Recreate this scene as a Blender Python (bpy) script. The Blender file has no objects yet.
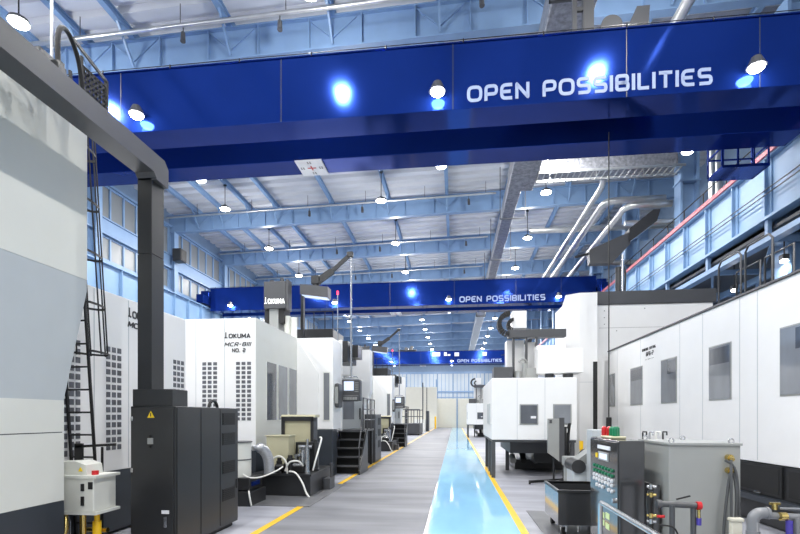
import bpy, bmesh, math, random
from mathutils import Vector, Matrix
random.seed(7)
C = bpy.context.scene.collection
PI = math.pi
V = Vector

# ------------------------------------------------------------------ materials
def lin(c):
    c /= 255.0
    return c / 12.92 if c <= .04045 else ((c + .055) / 1.055) ** 2.4
def rgb(r, g, b): return (lin(r), lin(g), lin(b), 1)
def mat(name, col, rough=.5, metal=0., vary=.06, scale=3., bump=0., stretch=(1, 1, 1), emit=None, spec=.5, coat=0.):
    m = bpy.data.materials.new(name); m.use_nodes = True
    nt = m.node_tree; b = nt.nodes['Principled BSDF']
    c = rgb(*col)
    tc = nt.nodes.new('ShaderNodeTexCoord'); mp = nt.nodes.new('ShaderNodeMapping')
    mp.inputs['Scale'].default_value = stretch
    nz = nt.nodes.new('ShaderNodeTexNoise'); nz.inputs['Scale'].default_value = scale; nz.inputs['Detail'].default_value = 4
    nt.links.new(tc.outputs['Object'], mp.inputs['Vector']); nt.links.new(mp.outputs['Vector'], nz.inputs['Vector'])
    rp = nt.nodes.new('ShaderNodeValToRGB')
    rp.color_ramp.elements[0].position = .3; rp.color_ramp.elements[1].position = .7
    rp.color_ramp.elements[0].color = tuple(x * (1 - vary) for x in c[:3]) + (1,)
    rp.color_ramp.elements[1].color = tuple(min(1, x * (1 + vary)) for x in c[:3]) + (1,)
    nt.links.new(nz.outputs['Fac'], rp.inputs['Fac']); nt.links.new(rp.outputs['Color'], b.inputs['Base Color'])
    b.inputs['Roughness'].default_value = rough; b.inputs['Metallic'].default_value = metal
    b.inputs['Specular IOR Level'].default_value = spec
    if coat: b.inputs['Coat Weight'].default_value = coat; b.inputs['Coat Roughness'].default_value = .08
    if bump:
        bp = nt.nodes.new('ShaderNodeBump'); bp.inputs['Strength'].default_value = bump; bp.inputs['Distance'].default_value = .03
        nt.links.new(nz.outputs['Fac'], bp.inputs['Height']); nt.links.new(bp.outputs['Normal'], b.inputs['Normal'])
    if emit:
        b.inputs['Emission Color'].default_value = rgb(*emit[0]); b.inputs['Emission Strength'].default_value = emit[1]
    return m
WHITE = mat('white_enamel', (236, 236, 235), .35, vary=.015)
WARM = mat('warm_white_enamel', (218, 219, 212), .4, vary=.015)
GREYP = mat('grey_enamel', (184, 190, 193), .4, vary=.02)
LGREY = mat('light_grey_enamel', (150, 152, 150), .32, vary=.03)
DBASE = mat('dark_base_enamel', (52, 57, 64), .35, vary=.05)
BLACKP = mat('black_satin_paint', (40, 41, 43), .33, vary=.08)
GLOSSD = mat('glossy_dark_paint', (52, 53, 55), .12, vary=.05, coat=.6)
DGREY = mat('dark_grey_paint', (72, 73, 76), .4, vary=.06)
BLACK = mat('black_rubber', (22, 22, 23), .55, vary=.1)
CRANE = mat('crane_blue_gloss', (24, 51, 128), .09, .55, vary=.05, scale=.8, spec=.08)
LBLUE = mat('light_blue_steel', (120, 149, 184), .42, vary=.06, scale=1.5)
PBLUE = mat('pale_blue_steel', (128, 160, 194), .45, vary=.05, scale=1.2)
DECK = mat('zinc_roof_deck', (198, 201, 207), .55, vary=.06, scale=.7, stretch=(.3, 2, 1))
WALLP = mat('pale_wall_cladding', (116, 138, 164), .55, vary=.05)
FROST = mat('frosted_pane', (122, 127, 130), .35, vary=.06, scale=.8)
CREAM = mat('cream_panel', (214, 211, 196), .5, vary=.02)
BEIGE = mat('beige_enamel', (186, 181, 152), .42, vary=.03)
STEEL = mat('bright_steel', (190, 192, 195), .25, 1., vary=.08)
PIPE = mat('silver_jacket_pipe', (205, 206, 204), .3, .9, vary=.08)
FOIL = mat('crinkled_foil', (142, 144, 150), .38, .5, vary=.35, scale=7., bump=1.)
YELLOW = mat('yellow_paint', (238, 190, 30), .35, vary=.05)
RED = mat('red_plastic', (190, 28, 34), .3, vary=.05)
GREEN = mat('green_plastic', (18, 118, 80), .3, vary=.05)
PINK = mat('red_conductor', (205, 120, 128), .5, vary=.1)
BRASS = mat('brass', (214, 190, 120), .25, 1., vary=.1)
VIOLET = mat('violet_plastic', (70, 60, 150), .4)
PVC = mat('grey_pvc', (120, 122, 126), .3, vary=.05)
HOSEW = mat('white_hose', (226, 226, 220), .4)
HOSEG = mat('grey_hose', (74, 76, 78), .45)
DUCTH = mat('silver_flex_hose', (170, 172, 176), .35, .6, vary=.2, scale=20, stretch=(1, 1, 6))
LETTER = mat('white_lettering', (150, 164, 194), .5, vary=.02)
INK = mat('black_lettering', (36, 37, 42), .5, vary=.05)
LITSIGN = mat('lit_white_lettering', (255, 255, 255), .4, emit=((255, 255, 255), 1.6))
SCREEN = mat('lit_screen', (190, 200, 215), .2, emit=((200, 214, 235), .8))
GLASSD = mat('dark_window_glass', (74, 78, 86), .06, vary=.35, scale=2.2, stretch=(1, 1, .5), coat=.5)
GLASSG = mat('grey_window_glass', (120, 124, 130), .08, vary=.25, scale=1.6, stretch=(1, 1, .4), coat=.5)
HOLE = mat('dark_mesh_opening', (92, 94, 100), .5, vary=.35, scale=9)
LENS = mat('lamp_lens', (255, 255, 255), .3, emit=((255, 250, 240), 30.))
LENSS = mat('floodlight_lens', (255, 255, 255), .3, emit=((250, 250, 255), 40.))
REDLAMP = mat('red_beacon_lens', (255, 60, 80), .3, emit=((255, 50, 80), 3.))
WARNY = mat('yellow_sticker', (240, 205, 30), .45)
PAPER = mat('white_plate', (232, 232, 236), .45)
PLATE = mat('floor_steel_plate', (118, 119, 122), .35, .2, vary=.12, scale=4)

BACKP = mat('pale_back_pane', (176, 186, 194), .4, vary=.05, scale=.4)
def floor_mat():
    m = bpy.data.materials.new('polished_concrete'); m.use_nodes = True
    nt = m.node_tree; b = nt.nodes['Principled BSDF']
    g = nt.nodes.new('ShaderNodeNewGeometry'); mp = nt.nodes.new('ShaderNodeMapping'); mp.inputs['Scale'].default_value = (.35, 1.6, 1)
    nz = nt.nodes.new('ShaderNodeTexNoise'); nz.inputs['Scale'].default_value = 1.2; nz.inputs['Detail'].default_value = 6
    nt.links.new(g.outputs['Position'], mp.inputs['Vector']); nt.links.new(mp.outputs['Vector'], nz.inputs['Vector'])
    rp = nt.nodes.new('ShaderNodeValToRGB'); rp.color_ramp.elements[0].position = .32; rp.color_ramp.elements[1].position = .72
    rp.color_ramp.elements[0].color = rgb(108, 109, 113); rp.color_ramp.elements[1].color = rgb(138, 139, 144)
    nt.links.new(nz.outputs['Fac'], rp.inputs['Fac'])
    # the bays outside the aisle are a paler pour
    sx = nt.nodes.new('ShaderNodeSeparateXYZ'); nt.links.new(g.outputs['Position'], sx.inputs[0])
    ab = nt.nodes.new('ShaderNodeMath'); ab.operation = 'ADD'; ab.inputs[1].default_value = .875; nt.links.new(sx.outputs['X'], ab.inputs[0])
    a2 = nt.nodes.new('ShaderNodeMath'); a2.operation = 'ABSOLUTE'; nt.links.new(ab.outputs[0], a2.inputs[0])
    gt = nt.nodes.new('ShaderNodeMath'); gt.operation = 'GREATER_THAN'; gt.inputs[1].default_value = 1.83; nt.links.new(a2.outputs[0], gt.inputs[0])
    mx = nt.nodes.new('ShaderNodeMixRGB'); mx.blend_type = 'MULTIPLY'; mx.inputs['Color2'].default_value = (1.6, 1.6, 1.64, 1)
    nt.links.new(gt.outputs[0], mx.inputs['Fac']); nt.links.new(rp.outputs['Color'], mx.inputs['Color1'])
    nt.links.new(mx.outputs['Color'], b.inputs['Base Color'])
    b.inputs['Roughness'].default_value = .5; b.inputs['Specular IOR Level'].default_value = .12
    return m
FLOOR = floor_mat()
LANE = mat('pale_blue_floor_paint', (140, 190, 218), .06, vary=.07, scale=1.2, stretch=(2, .5, 1), spec=.08)

# ------------------------------------------------------------------ geometry
class M:
    def __init__(s): s.v = []; s.f = []; s.sm = []
    def add(s, vs, fs, smooth=False):
        o = len(s.v); s.v += [V(p) for p in vs]
        for f in fs: s.f.append([i + o for i in f]); s.sm.append(smooth)
        return s
    def box(s, x0, x1, y0, y1, z0, z1, b=0.):
        if x0 > x1: x0, x1 = x1, x0
        if y0 > y1: y0, y1 = y1, y0
        if z0 > z1: z0, z1 = z1, z0
        b = min(b, (x1 - x0) * .45, (y1 - y0) * .45, (z1 - z0) * .45)
        if b <= 0:
            return s.add([(x, y, z) for z in (z0, z1) for y in (y0, y1) for x in (x0, x1)],
                         [(0, 2, 3, 1), (4, 5, 7, 6), (0, 1, 5, 4), (2, 6, 7, 3), (0, 4, 6, 2), (1, 3, 7, 5)])
        bm = bmesh.new(); bmesh.ops.create_cube(bm, size=1)
        for v in bm.verts: v.co = V(((x0 + x1) / 2 + v.co.x * (x1 - x0), (y0 + y1) / 2 + v.co.y * (y1 - y0), (z0 + z1) / 2 + v.co.z * (z1 - z0)))
        bmesh.ops.bevel(bm, geom=bm.edges[:], offset=b, segments=2, affect='EDGES', profile=.5)
        bm.verts.index_update()
        s.add([v.co.copy() for v in bm.verts], [[v.index for v in f.verts] for f in bm.faces]); bm.free(); return s
    def beam(s, p, q, w, h, up=(0, 0, 1)):
        p, q, up = V(p), V(q), V(up); d = (q - p).normalized()
        if abs(d.dot(up)) > .98: up = V((0, 1, 0))
        r = d.cross(up).normalized(); u = r.cross(d).normalized()
        c = [r * a * w / 2 + u * b * h / 2 for a, b in ((-1, -1), (1, -1), (1, 1), (-1, 1))]
        return s.add([p + k for k in c] + [q + k for k in c], [(0, 1, 2, 3), (7, 6, 5, 4), (0, 4, 5, 1), (1, 5, 6, 2), (2, 6, 7, 3), (3, 7, 4, 0)])
    def tube(s, pts, r, n=10, closed=False):
        pts = [V(p) for p in pts]; k = len(pts); rings = []
        t0 = (pts[1] - pts[0]).normalized(); a = V((0, 0, 1)) if abs(t0.z) < .9 else V((1, 0, 0))
        u = t0.cross(a).normalized()
        for i, p in enumerate(pts):
            if closed: t = (pts[(i + 1) % k] - pts[i - 1]).normalized()
            else: t = (pts[min(i + 1, k - 1)] - pts[max(i - 1, 0)]).normalized()
            u = (u - t * u.dot(t)).normalized(); w = t.cross(u)
            rr = r[i] if isinstance(r, (list, tuple)) else r
            rings.append([p + (u * math.cos(2 * PI * j / n) + w * math.sin(2 * PI * j / n)) * rr for j in range(n)])
        vs = [x for g in rings for x in g]
        m = k if closed else k - 1
        fs = [(i * n + j, i * n + (j + 1) % n, ((i + 1) % k) * n + (j + 1) % n, ((i + 1) % k) * n + j) for i in range(m) for j in range(n)]
        s.add(vs, fs, True)
        if not closed: s.add(rings[0], [list(range(n))[::-1]]); s.add(rings[-1], [list(range(n))])
        return s
    def cyl(s, p, q, r, r2=None, n=20): return s.tube([p, q], [r, r if r2 is None else r2], n)
    def prism(s, poly, axis, a, b):
        f = {'x': lambda u, v, t: (t, u, v), 'y': lambda u, v, t: (u, t, v), 'z': lambda u, v, t: (u, v, t)}[axis]
        n = len(poly)
        return s.add([f(u, v, a) for u, v in poly] + [f(u, v, b) for u, v in poly],
                     [list(range(n))[::-1], list(range(n, 2 * n))] + [(i, (i + 1) % n, n + (i + 1) % n, n + i) for i in range(n)])
    def dome(s, c, r, n=14, k=5, squash=1., flip=1):
        c = V(c); vs = []; fs = []
        for i in range(k + 1):
            a = i / k * PI / 2
            for j in range(n): vs.append(c + V((math.cos(a) * r * math.cos(2 * PI * j / n), math.cos(a) * r * math.sin(2 * PI * j / n), flip * math.sin(a) * r * squash)))
        for i in range(k):
            for j in range(n): fs.append((i * n + j, i * n + (j + 1) % n, (i + 1) * n + (j + 1) % n, (i + 1) * n + j))
        s.add(vs, fs, True); s.add(vs[:n], [list(range(n))]); return s
    def build(s, name, material, parent=None, origin=None, label=None, clean=True):
        if parent:
            r = parent
            while r.parent: r = r.parent
            o = r.location.copy()
        elif origin is not None: o = V(origin)
        else:
            xs = [p.x for p in s.v]; ys = [p.y for p in s.v]; o = V(((min(xs) + max(xs)) / 2, (min(ys) + max(ys)) / 2, min(p.z for p in s.v)))
        me = bpy.data.meshes.new(name); me.from_pydata([p - o for p in s.v], [], s.f)
        me.polygons.foreach_set('use_smooth', s.sm)
        if clean:
            bm = bmesh.new(); bm.from_mesh(me); bmesh.ops.recalc_face_normals(bm, faces=bm.faces[:]); bm.to_mesh(me); bm.free()
        me.materials.append(material); me.update()
        ob = bpy.data.objects.new(name, me); C.objects.link(ob)
        if parent: ob.parent = parent
        else: ob.location = o
        if label: ob['label'] = label
        return ob

def tag(o, label, cat, group=None, kind=None):
    o['label'] = label; o['category'] = cat
    if group: o['group'] = group
    if kind: o['kind'] = kind
    return o
def thing(name, label, cat, loc, group=None):
    o = bpy.data.objects.new(name, None); o.empty_display_size = .2; C.objects.link(o); o.location = loc
    return tag(o, label, cat, group)
def struct(o): o['kind'] = 'structure'; return o
def copy_tree(o, parent=None):
    c = o.copy(); C.objects.link(c); c.parent = parent
    for ch in list(o.children): copy_tree(ch, c)
    return c
def dup(root, dx, dy, dz, label, group=None):
    c = copy_tree(root); c.location = root.location + V((dx, dy, dz)); c['label'] = label
    if group: c['group'] = group
    return c
def arc(c, r, a0, a1, n, ax=(1, 0, 0), ay=(0, 0, 1)):
    c, ax, ay = V(c), V(ax), V(ay)
    return [c + ax * math.cos(a0 + (a1 - a0) * i / n) * r + ay * math.sin(a0 + (a1 - a0) * i / n) * r for i in range(n + 1)]
def spline(pts, n=6):
    pts = [V(p) for p in pts]; P = [pts[0]] + pts + [pts[-1]]; out = []
    for i in range(1, len(P) - 2):
        for k in range(n):
            t = k / n; a, b, c, d = P[i - 1], P[i], P[i + 1], P[i + 2]
            out.append(.5 * ((2 * b) + (c - a) * t + (2 * a - 5 * b + 4 * c - d) * t * t + (3 * b - a - 3 * c + d) * t ** 3))
    return out + [pts[-1]]

# ------------------------------------------------------------------ stroke lettering
R4 = .3
GL = {  # letter: (width, [(points, corner radius, closed)])
 'O': (1., [([(0, 0), (0, 1), (1, 1), (1, 0)], .38, 1)]), 'P': (.85, [([(0, -.1), (0, 1), (.85, 1), (.85, .4), (0, .4)], .26, 0)]),
 'E': (.8, [([(.85, 1), (0, 1), (0, 0), (.85, 0)], .36, 0), ([(0, .5), (.72, .5)], 0, 0)]),
 'N': (.88, [([(0, -.1), (0, 1), (.88, 0), (.88, 1.1)], .03, 0)]), 'S': (.85, [([(.85, 1), (0, 1), (0, .5), (.85, .5), (.85, 0), (0, 0)], .22, 0)]),
 'I': (0., [([(0, -.1), (0, 1.1)], 0, 0)]), 'B': (.85, [([(0, .5), (0, 1), (.8, 1), (.8, .5), (0, .5)], .2, 0), ([(0, .6), (0, 0), (.85, 0), (.85, .5), (.3, .5)], .2, 0)]),
 'L': (.7, [([(0, 1.1), (0, 0), (.75, 0)], .04, 0)]), 'T': (.9, [([(-.05, 1), (.95, 1)], 0, 0), ([(.45, 1), (.45, -.1)], 0, 0)]),
 'K': (.8, [([(0, -.1), (0, 1.1)], 0, 0), ([(.8, 1.05), (.12, .5), (.85, -.05)], .02, 0)]), 'U': (.85, [([(0, 1.1), (0, 0), (.85, 0), (.85, 1.1)], .3, 0)]),
 'M': (1.05, [([(0, -.1), (0, 1), (.52, .25), (1.05, 1), (1.05, -.1)], .03, 0)]), 'A': (.95, [([(0, -.1), (.47, 1), (.95, -.1)], .03, 0), ([(.15, .28), (.8, .28)], 0, 0)]),
 'R': (.85, [([(0, -.1), (0, 1), (.85, 1), (.85, .45), (0, .45)], .24, 0), ([(.4, .45), (.88, -.08)], 0, 0)]),
 'C': (.85, [([(.88, 1), (0, 1), (0, 0), (.88, 0)], .36, 0)]), '-': (.45, [([(0, .5), (.45, .5)], 0, 0)]), '.': (0., [([(0, -.1), (0, .1)], 0, 0)]),
 '2': (.8, [([(0, 1), (.8, 1), (.8, .5), (0, .5), (0, 0), (.85, 0)], .2, 0)]), 'G': (.85, [([(.88, 1), (0, 1), (0, 0), (.85, 0), (.85, .48), (.45, .48)], .3, 0)]),
 'F': (.75, [([(0, -.1), (0, 1), (.8, 1)], .03, 0), ([(0, .5), (.7, .5)], 0, 0)]), ' ': (.45, []),
 '#': (.85, [([(.28, 1.5), (.28, .1)], 0, 0), ([(-.1, 0), (.3, .12), (.78, 0)], .05, 0)]),
}
def roundpoly(pts, r, closed):
    pts = [V((x, y)) for x, y in pts]; n = len(pts); out = []
    for i in range(n):
        if r <= 0 or (not closed and i in (0, n - 1)): out.append(pts[i]); continue
        p, a, b = pts[i], pts[i - 1], pts[(i + 1) % n]
        da, db = (a - p), (b - p); ra = min(r, da.length * .48, db.length * .48); da.normalize(); db.normalize()
        for k in range(5):
            t = k / 4; out.append((p + da * ra) * (1 - t) ** 2 + p * 2 * t * (1 - t) + (p + db * ra) * t * t)
    return out
def lettering(m, text, org, right, up, h, t=.2, gap=.42, width=None, shear=0., depth=.008):
    """strokes of height h (total cap height) starting at org; right/up are unit vectors; scaled in width to `width` if given"""
    right, up, org = V(right), V(up), V(org); nrm = right.cross(up)
    total = sum(GL[c][0] + gap for c in text) - gap
    hs = h / (1 + t); sx = (width / (total + t)) if width else hs
    x = t / 2
    for c in text:
        w, strokes = GL[c]
        for pts, r, closed in strokes:
            pp = roundpoly(pts, r, closed); n = len(pp); L = []; Rr = []
            for i in range(n):
                a = pp[i - 1] if (i or closed) else pp[i]; b = pp[(i + 1) % n] if (i < n - 1 or closed) else pp[i]
                d1 = (pp[i] - a); d2 = (b - pp[i])
                if d1.length < 1e-6: d1 = d2
                if d2.length < 1e-6: d2 = d1
                d1 = d1.normalized(); d2 = d2.normalized(); n1 = V((-d1.y, d1.x)); n2 = V((-d2.y, d2.x)); mm = (n1 + n2)
                mm = mm.normalized() if mm.length > 1e-4 else n1
                o = mm * (t / 2 / max(.45, mm.dot(n1))); L.append(pp[i] + o); Rr.append(pp[i] - o)
            def W(p, z): return org + right * ((x + p.x) * sx + shear * (p.y) * hs) + up * ((p.y + t / 2) * hs) + nrm * z
            k = len(m.v)
            vs = [W(p, depth) for p in L] + [W(p, depth) for p in Rr] + [W(p, -.002) for p in L] + [W(p, -.002) for p in Rr]
            fs = []
            for i in range(n if closed else n - 1):
                j = (i + 1) % n
                fs += [(i, n + i, n + j, j), (i, j, 2 * n + j, 2 * n + i), (n + i, 3 * n + i, 3 * n + j, n + j)]
            m.add(vs, fs)
        x += w + gap
    return m

# ================================================================== SETTING
XL, XR, YB, YE = -18.7, 13.9, -9.0, 112.0
def zr(x): return 15.0 + .024 * (x - XL)          # underside of the roof deck
fl = M().box(XL - .2, XR + .2, YB, YE + .3, -.2, 0).build('floor', FLOOR, origin=(0, 0, 0)); struct(fl)
M().box(-2.775, -2.665, YB, 8.25, 0, .004).box(-2.775, -2.665, 11.0, 65, 0, .004).build('yellow_line', YELLOW, fl, label='yellow edge line on the left of the aisle')
M().box(.895, 1.005, YB, 66, 0, .004).build('yellow_line', YELLOW, fl, label='yellow edge line on the right of the aisle')
M().box(-.42, .895, YB, 69.8, 0, .003).build('walkway_paint', LANE, fl, label='pale blue painted walkway strip')
# roof deck: ribs run across the hall
m = M(); prof = []; y = YB; P = .8
while y < YE + .3:
    prof += [(y, 0), (y + P * .5, 0), (y + P * .58, .2), (y + P * .92, .2)]; y += P
vs = []; fs = []
for (yy, dz) in prof: vs += [(XL - .3, yy, zr(XL - .3) + dz), (XR + .3, yy, zr(XR + .3) + dz)]
for i in range(len(prof) - 1): fs.append((2 * i, 2 * i + 1, 2 * i + 3, 2 * i + 2))
m.add(vs, fs); m.box(XL - .3, XR + .3, YB, YE + .3, 16.2, 16.3)
struct(m.build('ceiling', DECK, clean=False))
# walls
w = struct(M().box(XL - .25, XL, YB, YE, 0, 15.4).build('wall_left', WALLP))
w = struct(M().box(XR, XR + .25, YB, YE, 0, 16.2).build('wall_right', WALLP))
w = struct(M().box(XL - .25, XR + .25, YE, YE + .25, 0, 16.2).build('wall_back', WALLP))
BEAMY = [29.7 + 6.9 * k for k in range(-4, 12)]
def slope_bar(m, x0, x1, y0, y1, off0, off1):      # a bar following the roof slope
    m.add([(x, y, zr(x) + o) for o in (off0, off1) for y in (y0, y1) for x in (x0, x1)],
          [(0, 2, 3, 1), (4, 5, 7, 6), (0, 1, 5, 4), (2, 6, 7, 3), (0, 4, 6, 2), (1, 3, 7, 5)])
PX = [-16.6, -14.9, -13.05, -11.3, -7.7, -4.1, -.5, 3.1, 6.7, 10.3]
for by in BEAMY:
    m = M()
    slope_bar(m, XL, XR, by - .02, by + .02, -1.32, -.26); slope_bar(m, XL, XR, by - .16, by + .16, -1.36, -1.31); slope_bar(m, XL, XR, by - .16, by + .16, -.28, -.23)
    x = XL + 1.2
    while x < XR: slope_bar(m, x - .015, x + .015, by - .15, by + .15, -1.31, -.28); x += 1.8
    b = struct(m.build('roof_beam', LBLUE))
    for x in PX:
        q = M(); z = zr(x)
        q.beam((x, by - .95, z - .22), (x, by - .1, z - 1.2), .07, .07); q.beam((x, by + .95, z - .22), (x, by + .1, z - 1.2), .07, .07)
        q.beam((x - .8, by - .04, z - .3), (x, by - .04, z - .95), .05, .05); q.beam((x + .8, by - .04, z - .3), (x, by - .04, z - .95), .05, .05)
        q.build('brace', LBLUE, b)
for x in PX:
    m = M(); z = zr(x)
    m.box(x - .02, x + .02, YB, YE, z - .24, z - .02).box(x - .1, x + .1, YB, YE, z - .26, z - .22).box(x - .1, x + .1, YB, YE, z - .03, z)
    struct(m.build('roof_purlin', LBLUE))
for y in BEAMY:
    m = M(); zt = zr(XL)
    m.box(XL, XL + .1, y - .22, y + .22, 0, zt - 1.3).box(XL + .45, XL + .5, y - .22, y + .22, 0, zt - 1.3).box(XL + .1, XL + .45, y - .03, y + .03, 0, zt - 1.3)
    struct(m.build('column', LBLUE))
    m = M().box(9.9, 10.0, y - .3, y + .3, 0, 14.2).box(10.6, 10.7, y - .3, y + .3, 0, 14.2).box(10.0, 10.6, y - .04, y + .04, 0, 14.2)
    m.box(9.85, 10.75, y - .34, y + .34, 9.3, 9.36).box(9.85, 10.75, y - .34, y + .34, 12.0, 12.06)
    struct(m.build('column', LBLUE))
# left wall girts, windows
struct(M().box(XL, XL + .22, YB, YE, 11.35, 12.1).box(XL, XL + .3, YB, YE, 11.28, 11.35).box(XL, XL + .3, YB, YE, 12.1, 12.17).build('trim_1', LBLUE))
struct(M().box(XL, XL + .22, YB, YE, 9.65, 9.95).box(XL, XL + .26, YB, YE, 14.0, 14.12).build('trim_2', LBLUE))
wn = 0
for i in range(len(BEAMY) - 1):
    y0, y1 = BEAMY[i] + .25, BEAMY[i + 1] - .25
    if y0 < 14: continue
    for z0, z1 in ((12.17, 14.0), (9.95, 11.28)):
        wn += 1; m = M(); n = 6; s = (y1 - y0) / n
        m.box(XL, XL + .1, y0, y1, z0, z0 + .1).box(XL, XL + .1, y0, y1, z1 - .1, z1)
        for k in range(n + 1): m.box(XL, XL + .12, y0 + k * s - .05, y0 + k * s + .05, z0, z1)
        f = struct(m.build('window_%d' % wn, LBLUE))
        M().box(XL, XL + .04, y0, y1, z0 + .1, z1 - .1).build('pane', FROST, f)
t = thing('wall_speaker', 'dark box mounted on the left wall column beyond the black duct', 'wall box', (-18.0, 29.7, 12.0))
M().box(-18.2, -17.6, 29.2, 29.9, 11.7, 12.5, .04).build('body', BLACKP, t)
M().box(-17.6, -17.58, 29.28, 29.82, 11.78, 12.42).build('grille', BLACK, t)
# runway girders
m = M().box(-17.62, -17.58, YB, YE, 7.5, 9.3).box(-17.8, -17.4, YB, YE, 7.44, 7.5).box(-17.8, -17.4, YB, YE, 9.3, 9.36)
y = YB + .5
while y < YE: m.box(-17.58, -17.42, y - .02, y + .02, 7.5, 9.3); y += 1.6
for y in BEAMY: m.box(-18.5, -17.6, y - .25, y + .25, 6.9, 7.44)
struct(m.build('crane_runway_beam', PBLUE))
m = M().box(9.38, 9.42, YB, YE, 7.58, 9.3).box(9.22, 9.58, YB, YE, 7.5, 7.58).box(9.22, 9.58, YB, YE, 9.3, 9.36)
y = YB + .52
while y < YE: m.box(9.24, 9.38, y - .02, y + .02, 7.58, 9.3); m.box(9.34, 9.38, y - .17, y + .17, 7.58, 9.3); y += 1.72
rg = struct(m.build('crane_runway_beam', PBLUE))
M().box(9.2, 9.24, YB, YE, 8.22, 8.235).box(9.2, 9.24, YB, YE, 8.36, 8.375).build('cable_line', DGREY, rg)
M().box(9.36, 9.44, YB, YE, 9.36, 9.5).box(9.16, 9.24, YB, YE, 9.36, 9.5).build('crane_rail', PINK, rg, label='red crane rail')
# side bay: mezzanine edge and its framing
m = M().box(9.3, 9.44, YB, YE, 6.86, 7.02).box(9.2, 9.5, YB, YE, 6.8, 6.86)
y = YB + .52
while y < YE: m.box(9.3, 9.42, y - .07, y + .07, 7.02, 7.5); y += 3.44
struct(m.build('trim_3', LBLUE))
m = M(); y = YB + .52
while y < 45:
    m.box(9.4, XR, y - .06, y + .06, 6.84, 7.02); m.beam((9.5, y, 6.9), (11.2, y + 3.44, 6.9), .08, .08); m.beam((11.2, y, 6.9), (12.9, y + 3.44, 6.9), .08, .08); y += 3.44
m.box(11.2, 11.32, YB, 45, 6.6, 6.84)
struct(m.build('trim_4', LBLUE))
struct(M().box(9.45, XR, YB, YE, 7.2, 7.3).build('mezzanine_floor', DGREY))
# back wall: glazing with blue bars, far behind the cream partition
for k in range(9):
    x = XL + .3 + k * 3.6; f = struct(M().box(x, x + 3.5, YE - .08, YE - .02, 3.5, 11.6).build('window_%d' % (31 + k), LBLUE))
    for j in range(4): M().box(x + .1 + j * .86, x + .82 + j * .86, YE - .1, YE - .07, 3.6, 11.5).build('pane', BACKP, f)
struct(M().box(XL, XR, YE - .2, YE, 7.2, 7.5).box(XL, XR, YE - .2, YE, 11.6, 12).build('trim_5', LBLUE))
p = thing('partition_wall', 'cream partition wall at far left with a higher top', 'partition', (-7, 66, 0))
M().box(-14, -2.45, 66, 66.15, 0, 5.65).build('panel', CREAM, p)
for x in (-3.9, -8): M().box(x, x + .1, 65.96, 66, 0, 5.6).build('pole', DGREY, p)
p = thing('partition_wall', 'lower cream partition closing the far end of the walkway', 'partition', (1, 70, 0))
M().box(-2.75, 8, 70, 70.15, 0, 4.2).build('panel', CREAM, p)
M().box(-2.75, 8, 69.95, 70.05, 4.3, 4.42).box(-2.75, 8, 69.95, 70.05, 4.95, 5.05).build('blue_rail', LBLUE, p)
for x in (-2.7, .3, 3.3, 6.3): M().box(x - .08, x + .08, 69.92, 70.0, 0, 5.05 if x > -2 else 7).build('post', LBLUE, p)

# ------------------------------------------------------------------ roof pipes, ducts
for i, y in enumerate(BEAMY[1:8]):
    yy = y - 1.0; m = M()
    m.tube([(XL + .4, yy, zr(XL) - .75), (2.4, yy, zr(2.4) - .75)], .075 if i == 1 else .06, 8)
    o = tag(m.build('sprinkler_pipe', PIPE), ['pale pipe over the camera end of the hall', 'thick pale pipe under the roof above the near blue crane', 'pale pipe under the roof hidden above the near crane, next bay',
        'pale pipe under the first roof beam beyond the near crane', 'pale pipe under the second roof beam beyond the near crane', 'pale pipe under the roof just before the middle crane', 'pale pipe under the roof beyond the middle crane'][i], 'pipe', 'sprinkler pipes under the roof')
    x = XL + 2.5
    h = M()
    while x < 2:
        h.cyl((x, yy, zr(x) - .02), (x, yy, zr(x) - .75), .015, n=6); x += 3.6
    h.build('hanger', DGREY, o)
    for x in (-8.9, -5.6, .8):
        s = M().cyl((x, yy, zr(x) - .83), (x, yy, zr(x) - 1.0), .02, n=6).cyl((x, yy, zr(x) - 1.0), (x + .02, yy - .05, zr(x) - 1.32), .07, .085, 10)
        s.build('detector', DGREY, o)
d = thing('insulated_duct', 'crinkled silver foil duct running under the roof with a cross branch', 'duct', (3.2, 20, 13.1))
M().box(2.55, 3.75, YB + 10, 24.0, 12.6, 13.5, .04).build('trunk', FOIL, d)
M().box(2.6, 3.25, 24.0, 46, 12.75, 13.45, .04).build('trunk', FOIL, d)
M().box(3.75, 9.6, 22.0, 23.1, 12.5, 13.4, .04).build('branch', FOIL, d)
m = M()
for y in (13, 20, 27, 34, 41): m.box(2.46, 2.5, y, y + .05, 12.5, 15.4).box(3.82, 3.86, y, y + .05, 12.5, 15.4).box(2.46, 3.86, y, y + .05, 12.5, 12.55)
m.build('hanger', DGREY, d)
l = M()                                              # cable ladder under the branch
l.box(3.6, 9.6, 21.3, 21.34, 12.1, 12.2).box(3.6, 9.6, 22.1, 22.14, 12.1, 12.2)
for x in (4.2, 6.2, 8.2): l.box(x, x + .03, 22.1, 22.14, 12.2, 12.52)
for k in range(24): l.box(3.6 + k * .255, 3.64 + k * .255, 21.3, 22.14, 12.12, 12.16)
l.build('cable_tray', PIPE, d, label='ladder type cable tray slung below the branch')
d = thing('far_air_duct', 'plain pale duct under the roof beyond the middle crane', 'duct', (3, 52, 13))
M().box(2.5, 3.4, 46.2, 95, 13.2, 14.0, .03).build('trunk', PIPE, d)
M().box(2.4, 3.5, 50, 50.06, 13.1, 15.5).box(2.4, 3.5, 56, 56.06, 13.1, 15.5).build('hanger', DGREY, d)
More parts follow.
